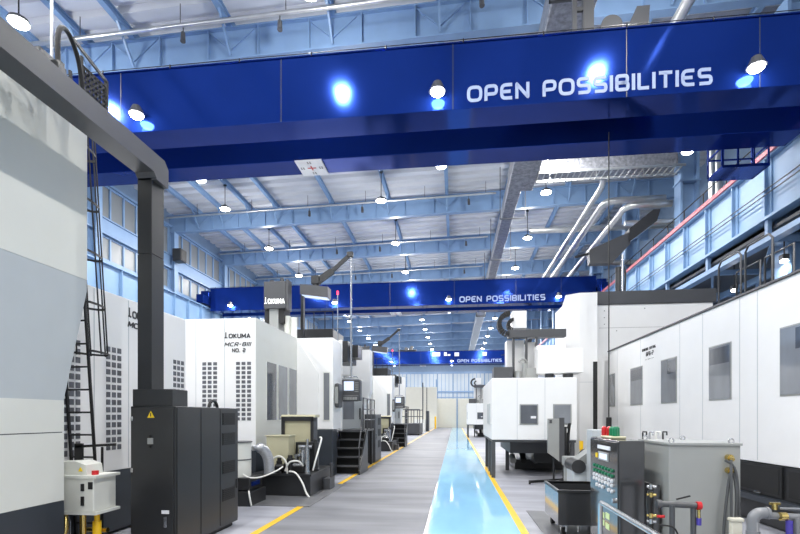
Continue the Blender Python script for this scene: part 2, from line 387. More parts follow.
for i, (x, z, r, lab) in enumerate(((6.55, 11.9, .13, 'left one of the three silver pipes bending to the right wall'), (7.25, 12.05, .17, 'middle one of the three silver pipes bending to the right wall'), (8.0, 11.5, .15, 'right hand one of the three silver pipes bending to the right wall'))):
    y0 = 25.0 - i * .7
    pts = [(x, 38, z), (x, y0 + .5, z)] + arc((x + .5, y0 + .5, z), .5, PI, 1.5 * PI, 6, (1, 0, 0), (0, 1, 0)) + [(10.0, y0, z)] if i else [(x, 38, z), (x, 22.7, z), (x, 22.3, z + .08), (x, 22.3, 12.1)]
    m = M().tube(pts, r, 12)
    tag(m.build('jacketed_pipe', PIPE), lab, 'pipe', 'silver pipes high on the right')
tag(M().tube([(6.3, 6, 12.9), (6.3, 15.2, 12.9), (6.4, 15.5, 12.9), (6.7, 15.6, 12.9), (9.85, 15.6, 12.9)], .16, 12).build('jacketed_pipe', PIPE), 'silver pipe under the roof above the right end of near crane', 'pipe', 'silver pipes high on the right')
for i, (z, y) in enumerate(((12.6, 29.2), (10.56, 29.2), (10.54, 23.27))):
    tag(M().tube([(4.4 if i == 0 else 7.8, y, z), (XR - .05, y, z)], .16 - .02 * i, 10).build('cross_pipe', PIPE), ['upper pale pipe crossing towards the right wall behind silver pipes', 'middle pale pipe crossing towards right wall at column', 'lower pale pipe crossing towards right wall just over rail'][i], 'pipe', 'cross pipes at the right wall')
m = M().tube([(10.2, 20.5, 9.4), (10.2, 20.5, 13.6)], .12, 10)
tag(m.build('drain_pipe', PIPE), 'vertical pale pipe beside the right blue column', 'pipe')
tag(M().tube([(10.9, 21.4, 9.4), (10.9, 21.4, 14)], .18, 10).build('drain_pipe', PIPE), 'thicker vertical pale pipe behind the right blue column', 'pipe')
r = thing('walkway_railing', 'dark railing of the service walkway above the right crane rail', 'railing', (9.75, 20, 9.36))
m = M()
for z in (9.9, 10.4): m.tube([(9.75, 9, z), (9.75, 34, z)], .022, 6)
m.build('rail', BLACK, r)
y = 9.
while y < 34.1: M().cyl((9.75, y, 9.36), (9.75, y, 10.42), .022, n=6).build('post', BLACK, r); y += 1.6
struct(M().box(9.5, XR, YB, 45, 9.3, 9.36).build('mezzanine_floor', LGREY))

# ================================================================== LAMPS
def area(parent, loc, size, power, col=(1, .985, .96)):
    L = bpy.data.lights.new('lamp_light', 'AREA'); L.shape = 'DISK'; L.size = size; L.energy = power; L.color = col
    o = bpy.data.objects.new('lamp_light', L); C.objects.link(o); o.parent = parent; o.location = loc; return o
def point(parent, loc, size, power, col=(1, .985, .96)):
    L = bpy.data.lights.new('lamp_light', 'POINT'); L.shadow_soft_size = size; L.energy = power; L.color = col
    o = bpy.data.objects.new('lamp_light', L); C.objects.link(o); o.parent = parent; o.location = loc; return o
zl = 13.5
def hp(x, y):
    t = thing('high_bay_lamp', '', 'lamp', (x, y, zl), 'high bay lamps under the roof')
    M().cyl((x, y, zl + .16), (x, y, zr(x) - .25), .022, n=8).build('rod', BLACK, t)
    M().cyl((x, y, zr(x) - .3), (x, y, zr(x) - .2), .09, n=10).build('mount', BLACK, t)
    M().cyl((x, y, zl), (x, y, zl + .1), .3, .27, 20).cyl((x, y, zl + .1), (x, y, zl + .22), .14, .1, 16).build('housing', DGREY, t)
    M().dome((x, y, zl), .27, 16, 4, .35, -1).build('lens', LENS, t)
    point(t, (0, 0, -.3), .2, 330); area(t, (0, 0, -.14), .5, LAMP_W)
    return t
LAMP_W = 390
ORD = ['first', 'second', 'third', 'fourth', 'fifth', 'sixth', 'seventh', 'eighth', 'ninth', 'tenth', 'eleventh', 'twelfth', 'thirteenth', 'fourteenth']
for x, row in ((-13.1, 'row near left wall'), (-4.05, 'row over left machines'), (4.8, 'row over right machines')):
    proto = None; nb = nf = 0
    for k in range(-3, 15):
        y = 13.1 + 6.55 * k
        if y < 11: place = '%s high bay lamp behind the near crane towards the camera, %s' % (ORD[nb], row); nb += 1
        elif y < 16: place = 'high bay lamp just above the near crane, %s' % row
        else: place = '%s high bay lamp beyond the near crane, %s' % (ORD[nf], row); nf += 1
        if proto is None: t = proto = hp(x, y); t['label'] = place
        else:
            t = copy_tree(proto); t.location = (x, y, zl); t['label'] = place
for i, (x, y) in enumerate(((9.8, 15.6), (10.25, 19.04))):
    t = thing('bulkhead_lamp', ['oval lamp under the right mezzanine, nearer one', 'oval lamp under the right mezzanine, farther one'][i], 'lamp', (x, y, 6.25), 'lamps under the mezzanine')
    M().cyl((x, y, 6.45), (x, y, 7.22), .02, n=6).box(x - .1, x + .1, y - .1, y + .1, 6.3, 6.45, .02).build('housing', DGREY, t)
    M().box(x - .08, x + .08, y - .08, y + .08, 6.22, 6.3, .03).build('lens', LENS, t)
    area(t, (0, 0, -.05), .15, 70)

# ================================================================== OVERHEAD CRANES
def make_crane():
    y0 = 11.8; t = thing('overhead_crane', '', 'overhead crane', (0, y0, 9.1), 'blue overhead cranes')
    xa, xb = -17.3, 9.1; zb, zt = 9.1, 10.7
    for ya, yb in ((y0, y0 + .82), (y0 + 1.85, y0 + 2.65)):
        g = M().box(xa, xb, ya, yb, zb, zt, .015)
        g.box(xa, xb, ya - .03, yb + .03, zt, zt + .03)
        g.build('girder', CRANE, t)
    for yy in (y0 + .41, y0 + 2.2): M().box(xa + .2, xb - .2, yy - .03, yy + .03, zt + .03, zt + .1).build('trolley_rail', DGREY, t)
    s = M()
    for x in (-13.2, -8.8, -4.4, -.05, 4.0, 6.9): s.box(x - .01, x + .01, y0 - .006, y0, zb, zt)
    s.build('seam', DBASE, t)
    for x in (-17.6, 9.4):
        M().box(x - .25, x + .25, y0 - .9, y0 + 3.6, 9.52, 10.1, .03).box(x - .3, x + .3, y0 - .2, y0 + 2.9, 10.0, 10.5, .03).build('end_carriage', CRANE, t)
        for yy in (y0 - .5, y0 + 3.2):
            M().cyl((x - .08, yy, 9.72), (x + .08, yy, 9.72), .22, n=20).build('wheel', DGREY, t)
    lettering(M(), 'OPEN POSSIBILITIES', (.29, y0 - .001, 9.24), (1, 0, 0), (0, 0, 1), .40, .25, .42, 5.6).build('lettering', LETTER, t, label='white capital lettering OPEN POSSIBILITIES')
    e = M().tube([(xa, y0 - .02, zt + .075), (xb, y0 - .02, zt + .075)], .01, 6)
    x = xa + .4
    while x < xb: e.cyl((x, y0 - .02, zt), (x, y0 - .02, zt + .09), .02, n=6); x += 1.9
    e.build('cable_rail', BLACK, t)
    for x in (-15.7, -8.2, -.42, 6.7):
        for yy, zz in ((y0 - .22, 9.42), (y0 + 2.95, 9.3)):
            q = M().beam((x, yy, zz + .2), (x, yy + (.25 if yy < y0 else -.3), zz + .2), .08, .06)
            q.cyl((x, yy, zz), (x, yy, zz + .22), .2, .1, 16)
            f = q.build('floodlight', DGREY, t)
            M().dome((x, yy, zz), .17, 14, 4, .6, -1).build('lens', LENSS, f)
            L = bpy.data.lights.new('flood', 'POINT'); L.energy = 15; L.shadow_soft_size = .15; L.color = (.93, .96, 1)
            lo = bpy.data.objects.new('flood_light', L); C.objects.link(lo); lo.parent = t; lo.location = (x, yy - y0, zz - .18 - 9.1)
    # direction plate under the rear girder
    sg = M().box(-4.66, -3.86, y0 + 1.78, y0 + 2.64, zb - .05, zb - .02).build('direction_plate', PAPER, t, label='white travel direction plate with a red centre cross')
    cx, cy, z = -4.26, y0 + 2.2, zb - .052
    M().box(cx - .13, cx + .13, cy - .025, cy + .025, z - .004, z).box(cx - .02, cx + .02, cy - .12, cy + .12, z - .004, z).build('arrow_cross', RED, sg)
    k = M()
    for dx, dy in ((0, -.3), (0, .3), (-.28, 0), (.28, 0)):
        for a in (-.06, .01): k.box(cx + dx + a, cx + dx + a + .045, cy + dy - .05, cy + dy - .03, z - .004, z).box(cx + dx + a, cx + dx + a + .045, cy + dy + .03, cy + dy + .05, z - .004, z).box(cx + dx + a + .015, cx + dx + a + .03, cy + dy - .05, cy + dy + .05, z - .004, z)
    k.build('glyphs', INK, sg)
    # maintenance platform at the right end
    f = M().box(7.5, 8.75, y0 + 2.7, y0 + 3.5, 8.62, 8.7).build('platform', CRANE, t)
    q = M()
    for x in (7.5, 7.92, 8.34, 8.72):
        for yy in (y0 + 2.72, y0 + 3.48): q.box(x - .02, x + .02, yy - .02, yy + .02, 8.7, 9.75)
    for z in (9.2, 9.72):
        q.box(7.5, 8.74, y0 + 2.7, y0 + 2.74, z, z + .04).box(7.5, 8.74, y0 + 3.46, y0 + 3.5, z, z + .04)
    for x in (7.5, 8.72):
        for z in (9.2, 9.72): q.box(x - .02, x + .02, y0 + 2.7, y0 + 3.5, z, z + .04)
    q.build('railing', CRANE, f)
    return t
def make_trolley():
    y0 = 11.8; t = thing('crane_trolley', '', 'crane trolley', (3.8, y0 + 1.3, 10.73), 'hoist trolleys on the cranes')
    M().box(2.7, 5.1, y0 + .3, y0 + 2.4, 10.93, 11.0, .02).build('frame', DGREY, t)
    for x in (2.8, 5.0):
        for yy in (y0 + .4, y0 + 2.2): M().cyl((x, yy - .06, 10.9), (x, yy + .06, 10.9), .1, n=16).build('wheel', DGREY, t)
    M().cyl((3.78, y0 + .35, 11.1), (3.78, y0 + 1.3, 11.1), .25, n=24).build('drum', DGREY, t)
    M().prism([(4.12, 10.96), (4.62, 10.96), (4.66, 11.5), (4.36, 11.5)], 'y', y0 + .35, y0 + .9).build('motor_cover', DGREY, t)
    M().box(2.85, 2.95, y0 + .3, y0 + .4, 10.96, 12.4).box(3.1, 3.35, y0 + .3, y0 + .45, 10.96, 12.5).box(2.95, 3.1, y0 + .33, y0 + .4, 11.5, 11.6).build('mast', DGREY, t)
    return t
cr = make_crane(); cr['label'] = 'nearest blue double girder overhead crane across the top of the hall'
tr = make_trolley(); tr['label'] = 'dark hoist trolley on top of the nearest blue crane'
dup(cr, 0, 20.6, 0, 'middle blue overhead crane spanning the hall beyond the nearest one')
c3 = dup(cr, 0, 50.2, -.7, 'farthest blue overhead crane in front of the end wall')
t3 = dup(tr, -10.1, 50.2, -.7, 'dark hoist trolley on top of the farthest blue crane')
for ch in list(t3.children):
    if ch.name.startswith('mast'): bpy.data.objects.remove(ch)
q = M()
for x0, x1, z0, z1 in ((-2.9, -1.9, 9.25, 9.75), (-1.4, -1.05, 9.3, 9.75), (-.95, -.6, 9.3, 9.5), (-.05, .5, 9.25, 9.7), (3.5, 4.0, 9.25, 9.7)): q.box(x0, x1, 61.94, 62.0, z0 + .1, z1 + .1)
q.build('notice_panels', PAPER, c3)
t = thing('pendant_cable', 'thin black cable hanging from the near crane in front of the right machines', 'cable', (4.03, 13.2, 1.3))
M().cyl((4.03, 13.2, 1.55), (4.03, 13.2, 9.1), .016, n=6).build('cord', BLACK, t)
M().box(3.97, 4.09, 13.14, 13.26, 1.2, 1.58, .02).build('pendant_box', BLACK, t)

# ================================================================== helpers for machines
def grid_x(m, X, y0, y1, z0, z1, nc, nr, s=1):      # dark square openings on a face of constant x
    dy = (y1 - y0) / nc; dz = (z1 - z0) / nr
    for i in range(nc):
        for j in range(nr): m.box(X, X + .006 * s, y0 + dy * (i + .16), y0 + dy * (i + .84), z0 + dz * (j + .16), z0 + dz * (j + .84))
    return m
def grid_y(m, Yf, x0, x1, z0, z1, nc, nr):
    dx = (x1 - x0) / nc; dz = (z1 - z0) / nr
    for i in range(nc):
        for j in range(nr): m.box(x0 + dx * (i + .16), x0 + dx * (i + .84), Yf - .006, Yf, z0 + dz * (j + .16), z0 + dz * (j + .84))
    return m
def seams_x(m, X, ys, z0, z1, s=1):
    for y in ys: m.box(X, X + .003 * s, y - .006, y + .006, z0, z1)
    return m

# ================================================================== LEFT SIDE
# --- tall machine at the left edge of the picture
t = thing('machining_center', 'tall white machine at left edge with grey middle panel and dark base', 'machine', (-5.8, 2.4, 0))
X = -4.1
M().prism([(-1, 3.13), (4.95, 3.13), (4.95, 4.82), (-1, 4.82)], 'x', -7.6, X).build('upper_cover', WARM, t)
M().prism([(-1, 1.77), (4.63, 1.77), (4.95, 3.0), (4.95, 3.13), (-1, 3.13)], 'x', -7.6, X - .004).build('middle_cover', GREYP, t)
M().box(-7.6, X, -1, 4.63, 1.44, 1.77).box(-7.6, X, -1, 4.63, .72, 1.43).build('lower_cover', WARM, t)
M().box(-7.6, X - .01, -1, 4.62, .72, 1.78).box(-7.6, X, -1, 4.63, 0, .715).build('base', DBASE, t)
M().box(-4.22, -4.11, 2.2, 4.0, 4.82, 5.02).build('trim_rail', DGREY, t)
# --- second machine, long side wall with square openings
t = thing('machining_center', 'white machine wall with square openings behind the black cabinet', 'machine', (-6, 5, 0))
X = -4.64
M().box(-7.6, X, 5.02, 7.85, .86, 3.28, .01).build('cover', WHITE, t)
M().box(-7.6, X + .005, 5.0, 7.85, .04, .86).box(-7.5, X - .1, 5.1, 7.75, 0, .04).build('base', DBASE, t)
for y0, y1, z0 in ((5.2, 5.5, 1.1), (5.92, 6.24, 1.13), (7.46, 7.8, 1.2)):
    grid_x(M(), X, y0, y1, z0, 2.56, 3, 14).build('vent_grid', HOLE, t)
seams_x(M(), X, (5.72, 6.38, 7.15), .88, 3.26).build('seam', GREYP, t)
k = M(); lettering(k, '#OKUMA', (X, 6.36, 3.02), (0, 1, 0), (0, 0, 1), .11, .27, .4, .6); k.build('lettering', INK, t)
k = M(); lettering(k, 'MCR-BIII', (X, 6.36, 2.88), (0, 1, 0), (0, 0, 1), .085, .27, .4, .6, .25); k.build('lettering', INK, t)

# --- NO.2 machine and its repeat farther along the aisle
def make_left_machine():
    t = thing('machining_center', '', 'machine', (-5, 14, 0), 'white machines along the left of the aisle')
    body = M().box(-7.4, -4.2, 9.78, 12.48, .92, 3.7, .012)
    body.box(-7.3, -3.22, 12.48, 13.4, 1.26, 3.7, .012); body.box(-7.4, -4.4, 13.4, 16.98, .9, 3.4, .012)
    b = body.build('enclosure', WHITE, t)
    # faceted joint between the front enclosure and the operator bay
    M().prism([(-4.2, 3.7), (-3.62, 2.76), (-3.62, 1.26), (-4.2, 1.26)], 'y', 12.43, 12.48).build('corner_panel', WHITE, t)
    M().box(-7.35, -4.22, 9.8, 12.4, .03, .92).box(-7.35, -3.22, 12.4, 12.9, .03, 1.25, .01).box(-7.35, -3.5, 12.9, 16.98, .03, 1.13, .01).box(-7.2, -4.4, 10, 16.8, 0, .03).build('base', DBASE, t)
    M().box(-4.205, -4.195, 9.775, 12.43, .93, 3.69).build('corner_trim', WARM, t)
    for y0, y1 in ((10.35, 10.91), (11.06, 11.66), (11.81, 12.36)):
        f = M().box(-4.2, -4.185, y0 - .03, y1 + .03, 1.49, 2.86).build('window_frame', WARM, t)
        M().box(-4.19, -4.18, y0, y1, 1.52, 2.83).build('window_pane', GLASSD if y0 < 10.5 else GLASSG, f)
    for x0, x1 in ((-5.42, -5.05), (-4.66, -4.29)): grid_y(M(), 9.78, x0, x1, 1.5, 2.78, 3, 13).build('vent_grid', HOLE, t)
    k = M()
    for x in (-5.55, -4.9): k.box(x - .005, x + .005, 9.777, 9.78, .95, 3.68)
    seams_x(k, -4.2, (10.2, 10.98, 11.73), 2.9, 3.68); k.build('seam', GREYP, t)
    k = M(); lettering(k, '#OKUMA', (-4.9, 9.78, 3.27), (1, 0, 0), (0, 0, 1), .1, .27, .42, .58); k.build('lettering', INK, t); k = M(); lettering(k, 'MCR-BIII', (-4.9, 9.78, 3.1), (1, 0, 0), (0, 0, 1), .085, .2, .45, .58, .3)
    k.build('lettering', INK, t); k = M(); lettering(k, 'NO. 2', (-4.73, 9.78, 2.97), (1, 0, 0), (0, 0, 1), .085, .27, .42, .3); k.build('lettering', INK, t)
    f = M().box(-3.49, -3.3, 12.465, 12.48, 1.48, 2.79).build('window_frame', WARM, t)
    M().box(-3.47, -3.32, 12.46, 12.47, 1.51, 2.76).build('window_pane', GLASSG, f)
    # operator door on the aisle side
    d = M().box(-4.1, -3.3, 16.95, 17.0, 1.15, 2.3, .01).build('operator_door', GREYP, t)
    M().box(-3.3, -3.2, 13.4, 13.45, 1.2, 3.78).build('bay_post', WHITE, t)
    M().box(-4.0, -3.6, 16.94, 16.95, 1.5, 2.2).build('door_window', GLASSG, d)
    M().box(-3.4, -3.36, 16.9, 16.95, 1.5, 1.9).build('handle', BLACK, d)
    # rear enclosure with a chamfered corner
    M().prism([(-4.6, .3), (-3.25, .3), (-3.25, 1.9), (-3.03, 2.5), (-3.03, 4.0), (-4.6, 4.0)], 'y', 17.0, 17.5).build('rear_enclosure', WHITE, t)
    M().box(-6.8, -4.7, 17.5, 21, .9, 3.2, .01).build('table_cover', WHITE, t)
    M().box(-6.8, -4.75, 17.5, 21, 0, .9).build('table_base', DBASE, t)
    # ram head with lit name board
    h = M().box(-5.07, -4.46, 12.3, 12.62, 4.48, 5.2, .02).box(-4.46, -4.4, 12.32, 12.6, 4.44, 5.24).build('head_cover', DGREY, t)
    lettering(M(), '#OKUMA', (-5.04, 12.3, 4.6), (1, 0, 0), (0, 0, 1), .13, .2, .5, .55).build('lettering', LITSIGN, h, label='lit white name on the dark head cover')
    M().cyl((-4.9, 12.46, 5.2), (-4.9, 12.46, 5.26), .06, n=10).cyl((-4.62, 12.46, 5.2), (-4.62, 12.46, 5.32), .05, n=10).build('vent_cap', DGREY, t)
    M().box(-4.95, -4.7, 12.4, 12.9, 3.6, 4.5).build('ram', LGREY, t)
    M().box(-4.68, -4.55, 12.4, 12.9, 4.1, 4.5).build('ram_guide', BLACK, t); M().box(-5.08, -4.97, 12.4, 12.9, 4.1, 4.5).build('ram_guide', BLACK, t)
    for x, z in ((-4.52, 4.32), (-4.34, 4.28), (-4.98, 4.3)): M().cyl((x, 12.6, 3.3), (x, 12.6, z), .085, n=16).build('balance_cylinder', WARM, t)
    # column bridge behind
    M().box(-5.6, -3.72, 14.4, 15.8, 3.45, 4.3, .02).box(-3.75, -3.3, 14.6, 15.9, 3.3, 3.95, .02).box(-3.3, -3.1, 15.2, 15.9, 3.5, 3.9).build('bridge', BLACKP, t)
    q = M()
    for x in (-4.7, -4.35, -4.0, -3.75): q.cyl((x, 14.5, 4.3), (x, 14.5, 4.85), .015, n=6)
    q.tube([(-4.7, 14.5, 4.85), (-3.75, 14.5, 4.85)], .015, 6); q.build('bridge_railing', BLACK, t)
    # support arm with hanging console
    M().box(-4.43, -4.35, 13.45, 13.6, 3.4, 5.3).build('mast', BLACKP, t)
    M().prism([(-4.42, 5.12), (-3.6, 5.0), (-3.6, 5.3), (-4.42, 5.4)], 'y', 13.35, 13.7).build('arm_box', DGREY, t)
    M().prism([(-4.38, 5.085), (-3.63, 4.975), (-3.63, 5.0), (-4.38, 5.11)], 'y', 13.4, 13.65).build('arm_lamp', SCREEN, t, label='pale lamp strip under the arm')
    M().tube([(-4.0, 13.52, 5.3), (-4.0, 13.52, 5.5)], .09, 12).box(-4.12, -3.88, 13.42, 13.62, 5.42, 5.66, .02).beam((-3.95, 13.52, 5.5), (-3.5, 13.52, 5.8), .12, .17).beam((-3.55, 13.52, 5.76), (-2.98, 13.52, 6.25), .08, .1).box(-3.08, -2.9, 13.46, 13.58, 6.16, 6.32, .02).build('arm', BLACKP, t)
    M().cyl((-2.96, 13.52, 2.72), (-2.96, 13.52, 6.25), .03, n=10).build('hanger_pole', STEEL, t)
    c = M().box(-3.2, -2.68, 13.4, 13.7, 2.05, 2.66, .03).box(-3.16, -2.72, 13.3, 13.45, 2.03, 2.2, .02).build('console', DGREY, t)
    M().box(-3.14, -2.86, 13.39, 13.4, 2.34, 2.6).build('screen', SCREEN, c)
    q = M()
    for i in range(3):
        for j in range(5): q.box(-2.83 + i * .04, -2.805 + i * .04, 13.385, 13.4, 2.3 + j * .06, 2.33 + j * .06)
    for i in range(9): q.box(-3.13 + i * .045, -3.1 + i * .045, 13.29, 13.3, 2.07, 2.15)
    q.build('keys', LGREY, c)
    M().tube([(-3.13, 13.38, 2.7), (-3.13, 13.3, 2.72), (-2.75, 13.3, 2.72), (-2.75, 13.38, 2.7)], .012, 6).build('handle', STEEL, c)
    p2 = M().box(-3.22, -3.1, 12.62, 13.1, 1.84, 2.5, .05).build('side_panel', DGREY, t)
    M().box(-3.2, -3.12, 12.6, 12.62, 1.95, 2.4).build('panel_face', LGREY, p2)
    M().cyl((-3.3, 13.3, 3.7), (-3.3, 13.3, 5.05), .018, n=8).build('beacon_pole', STEEL, t)
    M().cyl((-3.3, 13.3, 5.05), (-3.3, 13.3, 5.15), .028, n=10).build('beacon', REDLAMP, t)
    # stairs and platform
    s = M()
    for i in range(5): s.box(-3.4, -2.64, 13.0 + i * .22, 13.26 + i * .22, .2 + i * .235, .24 + i * .235)
    s.build('stair_tread', DGREY, t)
    s = M()
    for i in range(5): s.box(-3.4, -2.64, 13.24 + i * .22, 13.26 + i * .22, max(0, i * .235 - .03), .2 + i * .235)
    s.build('stair_riser', BLACK, t)
    for x in (-3.43, -2.61): M().prism([(12.95, 0), (14.15, 0), (14.15, 1.2), (14.0, 1.2), (12.95, .1)], 'x', x - .02, x + .02).build('stringer', BLACKP, t)
    M().box(-3.44, -2.72, 14.1, 16.0, 1.14, 1.2).build('platform', BLACKP, t)
    for x, y in ((-2.8, 14.3), (-2.8, 15.9), (-3.35, 15.9)): M().box(x - .04, x + .04, y - .04, y + .04, 0, 1.14).build('platform_leg', BLACKP, t)
    q = M()
    for y in (14.0, 14.65, 15.3, 15.95): q.cyl((-2.7, y, 1.2), (-2.7, y, 2.15), .02, n=6)
    for z in (1.5, 1.82, 2.15): q.tube([(-2.7, 14.0, z), (-2.7, 15.95, z)], .02, 6)
    q.tube([(-2.62, 12.97, .75), (-2.62, 13.2, 1.15), (-2.7, 14.0, 2.0)], .02, 6).cyl((-2.62, 13.0, .1), (-2.62, 13.0, .8), .02, n=6)
    q.tube([(-3.4, 13.0, .1), (-3.4, 13.0, .95), (-3.4, 13.5, 1.35), (-3.42, 13.9, 1.4)], .02, 6); q.build('handrail', DGREY, t)
    return t
lm = make_left_machine(); lm['label'] = 'white machine marked NO. 2 with stairs and hanging console, left of aisle'
lm2 = dup(lm, 0, 12, 0, 'white machine with stairs and console farther down the left of aisle')
for ch in list(lm2.children):
    if ch.name.startswith('lettering'): bpy.data.objects.remove(ch)
t = thing('electrical_cabinet', 'tall dark cabinet beyond the stairs of the NO. 2 machine', 'cabinet', (-3.0, 16.8, 0))
M().box(-3.1, -2.72, 16.3, 17.6, .04, 1.68, .01).box(-3.08, -2.76, 16.35, 17.5, 0, .04).build('body', DGREY, t)
for z in (.5, .9, 1.3): M().box(-2.72, -2.71, 16.9, 17.4, z, z + .25).build('vent', BLACK, t)
M().box(-2.72, -2.7, 16.4, 16.44, .8, 1.0).build('handle', STEEL, t)

# --- black cabinet with duct column
t = thing('electrical_cabinet', 'big black cabinet in left foreground with warning sticker and four vents', 'cabinet', (-3.49, 5.95, 0))
M().box(-3.77, -3.21, 5.22, 6.82, .06, 1.72, .008).build('body', BLACKP, t)
M().box(-3.72, -3.26, 5.3, 6.75, 0, .06).build('plinth', BLACK, t)
M().box(-3.21, -3.2, 5.24, 5.75, .1, 1.7).box(-3.21, -3.2, 5.77, 6.25, .1, 1.7).box(-3.21, -3.2, 6.27, 6.8, .1, 1.7).build('side_panel', BLACKP, t)
d = M().box(-3.75, -3.23, 5.205, 5.222, .1, 1.7, .004).build('door', BLACKP, t)
for z in (.95, 1.55): M().box(-3.75, -3.72, 5.19, 5.21, z, z + .05).build('hinge', STEEL, d)
M().prism([(-3.55, 1.585), (-3.46, 1.585), (-3.505, 1.665)], 'y', 5.2, 5.205).build('warning_sticker', WARNY, d, label='yellow warning triangle')
M().prism([(-3.51, 1.6), (-3.5, 1.6), (-3.498, 1.64), (-3.512, 1.64)], 'y', 5.198, 5.2).build('warning_mark', INK, d)
M().box(-3.54, -3.475, 5.19, 5.205, 1.28, 1.35).build('switch_plate', LGREY, d)
M().box(-3.52, -3.5, 5.185, 5.2, 1.36, 1.385).box(-3.52, -3.5, 5.185, 5.2, 1.24, 1.26).build('switch', BLACK, d)
M().box(-3.37, -3.28, 5.197, 5.206, .475, .515).build('name_plate', PAPER, d)
M().box(-3.34, -3.3, 5.19, 5.206, .32, .44).build('handle', STEEL, d)
for z0, z1 in ((1.48, 1.65), (1.2, 1.37), (.8, .97), (.42, .59)):
    m = M().box(-3.2, -3.195, 6.32, 6.7, z0, z1)
    for k in range(6): m.box(-3.195, -3.188, 6.34, 6.68, z0 + .015 + k * .026, z0 + .027 + k * .026)
    m.build('vent', BLACK, t)
M().box(-3.2, -3.19, 6.74, 6.77, .55, .68).build('latch', BLACK, t)
M().tube(arc((-3.35, 6.35, 1.7), .12, 0, PI, 8, (0, 1, 0), (0, 0, 1)), .022, 8).build('cable_loop', BLACK, t)
t = thing('cable_duct', 'black square cable duct rising from the cabinet and bending over', 'duct', (-3.66, 5.42, 1.72))
M().box(-3.76, -3.26, 5.24, 5.56, 1.72, 1.92, .006).build('foot', BLACKP, t)
M().box(-3.74, -3.56, 5.3, 5.54, 1.92, 3.52, .004).box(-3.74, -3.56, 5.3, 5.54, 3.53, 4.5, .004).box(-3.73, -3.57, 5.31, 5.53, 3.5, 3.55).build('column', BLACKP, t)
M().prism([(5.54, 4.4), (5.54, 4.62), (5.46, 4.7), (1.0, 4.7), (1.0, 4.47), (5.25, 4.47), (5.3, 4.42), (5.3, 4.4)], 'x', -3.74, -3.5).build('arm', DGREY, t)
M().box(-3.86, -3.6, 3.8, 4.1, 4.7, 4.84, .01).build('junction_box', BLACKP, t)
M().box(-4.1, -3.74, 2.0, 3.5, 4.55, 4.75).box(-4.0, -3.5, 3.9, 3.96, 4.7, 4.78).build('side_tray', BLACKP, t)
M().tube(spline([(-3.6, 4.0, 4.7), (-3.6, 4.0, 5.1), (-3.62, 4.12, 5.22), (-3.66, 4.3, 5.1), (-3.7, 4.42, 4.8), (-3.72, 4.45, 4.55)]), .022, 8).build('hose_loop', BLACK, t)
t = M(); t.cyl((-3.72, 4.06, 4.84), (-3.72, 4.06, 9.6), .014, n=8)
tag(t.build('conduit_pole', PIPE), 'thin pale conduit rising from the black duct at top left', 'conduit')

# --- caged ladder
t = thing('caged_ladder', 'black caged access ladder between the two left machines', 'ladder', (-4.4, 5.2, 0))
def lp(x, z, dy=0): return (x, 5.42 - .085 * z + dy, z)
for x in (-4.62, -4.31): M().beam(lp(x, .1), lp(x, 5.5), .022, .03).build('rail', BLACK, t)
z = .3
while z < 5.3: M().cyl(lp(-4.62, z), lp(-4.31, z), .011, n=8).build('rung', BLACK, t); z += .27
for z in (2.38, 2.95, 3.55, 4.15, 4.75, 5.3):
    pts = [lp(-4.31, z)] + [V(lp(-4.44, z)) + V((.17 * math.cos(a), .42 * math.sin(a) + .03, 0)) for a in [PI * k / 10 - .0 for k in range(11)]] + [lp(-4.62, z)]
    m = M()
    for a, b in zip(pts, pts[1:]): m.beam(a, b, .01, .025)
    m.build('cage_hoop', BLACK, t)
for a in (.35, .85, 1.57, 2.3, 2.8):
    o = V((.17 * math.cos(a), .42 * math.sin(a) + .03, 0))
    M().beam(V(lp(-4.44, 2.36)) + o, V(lp(-4.44, 5.32)) + o, .014, .01).build('cage_bar', BLACK, t)
# perforated guard at the ladder top
t = thing('perforated_guard', 'black perforated guard plate beside the bend of the duct', 'guard', (-3.68, 4.55, 4.7))
m = M()
for k in range(6): m.box(-3.72, -3.705, 4.42 + k * .055, 4.45 + k * .055, 4.72, 5.12)
for k in range(8): m.box(-3.72, -3.705, 4.42, 4.74, 4.72 + k * .055, 4.745 + k * .055)
m.build('mesh_panel', BLACK, t)
M().box(-3.73, -3.7, 4.74, 4.77, 4.7, 5.2).build('guard_post', BLACK, t); M().box(-3.73, -3.7, 4.39, 4.42, 4.7, 5.2).build('guard_post', BLACK, t)
M().beam((-3.715, 4.3, 5.3), (-3.715, 4.76, 5.19), .02, .03).build('top_bar', DGREY, t)

# --- white pump unit left of the black cabinet
t = thing('pump_unit', 'white pump box on yellow legs left of the black cabinet', 'pump', (-4.1, 5.0, 0))
M().box(-4.55, -3.94, 4.85, 5.2, .55, .93, .01).build('tank', WARM, t)
M().box(-4.57, -3.9, 4.83, 5.22, .92, .95).build('flange', WARM, t); M().box(-4.57, -3.9, 4.83, 5.22, .52, .55).build('flange', WARM, t)
M().prism([(-4.6, .95), (-4.06, .95), (-4.08, 1.06), (-4.2, 1.1), (-4.6, 1.08)], 'y', 4.9, 5.15).build('motor_cover', WARM, t)
M().prism([(-4.16, .99), (-4.11, .99), (-4.135, 1.035)], 'y', 4.89, 4.9).build('warning_sticker', WARNY, t)
M().cyl((-4.0, 4.95, .95), (-4.0, 4.95, .995), .035, n=14).build('cap', RED, t, label='red filler cap')
M().box(-4.08, -4.05, 4.83, 4.85, .62, .72).box(-4.08, -4.05, 4.83, 4.85, .78, .86).box(-4.0, -3.95, 4.84, 4.85, .8, .88).build('gauge', BLACK, t)
for x, c in ((-4.4, 0), (-4.02, 1)):
    M().cyl((x, 5.0, 0), (x, 5.0, .52), .028, n=12).cyl((x, 5.0, .2), (x, 5.0, .42), .045, n=12).build('leg', YELLOW if c else STEEL, t, label='yellow leg' if c else None)
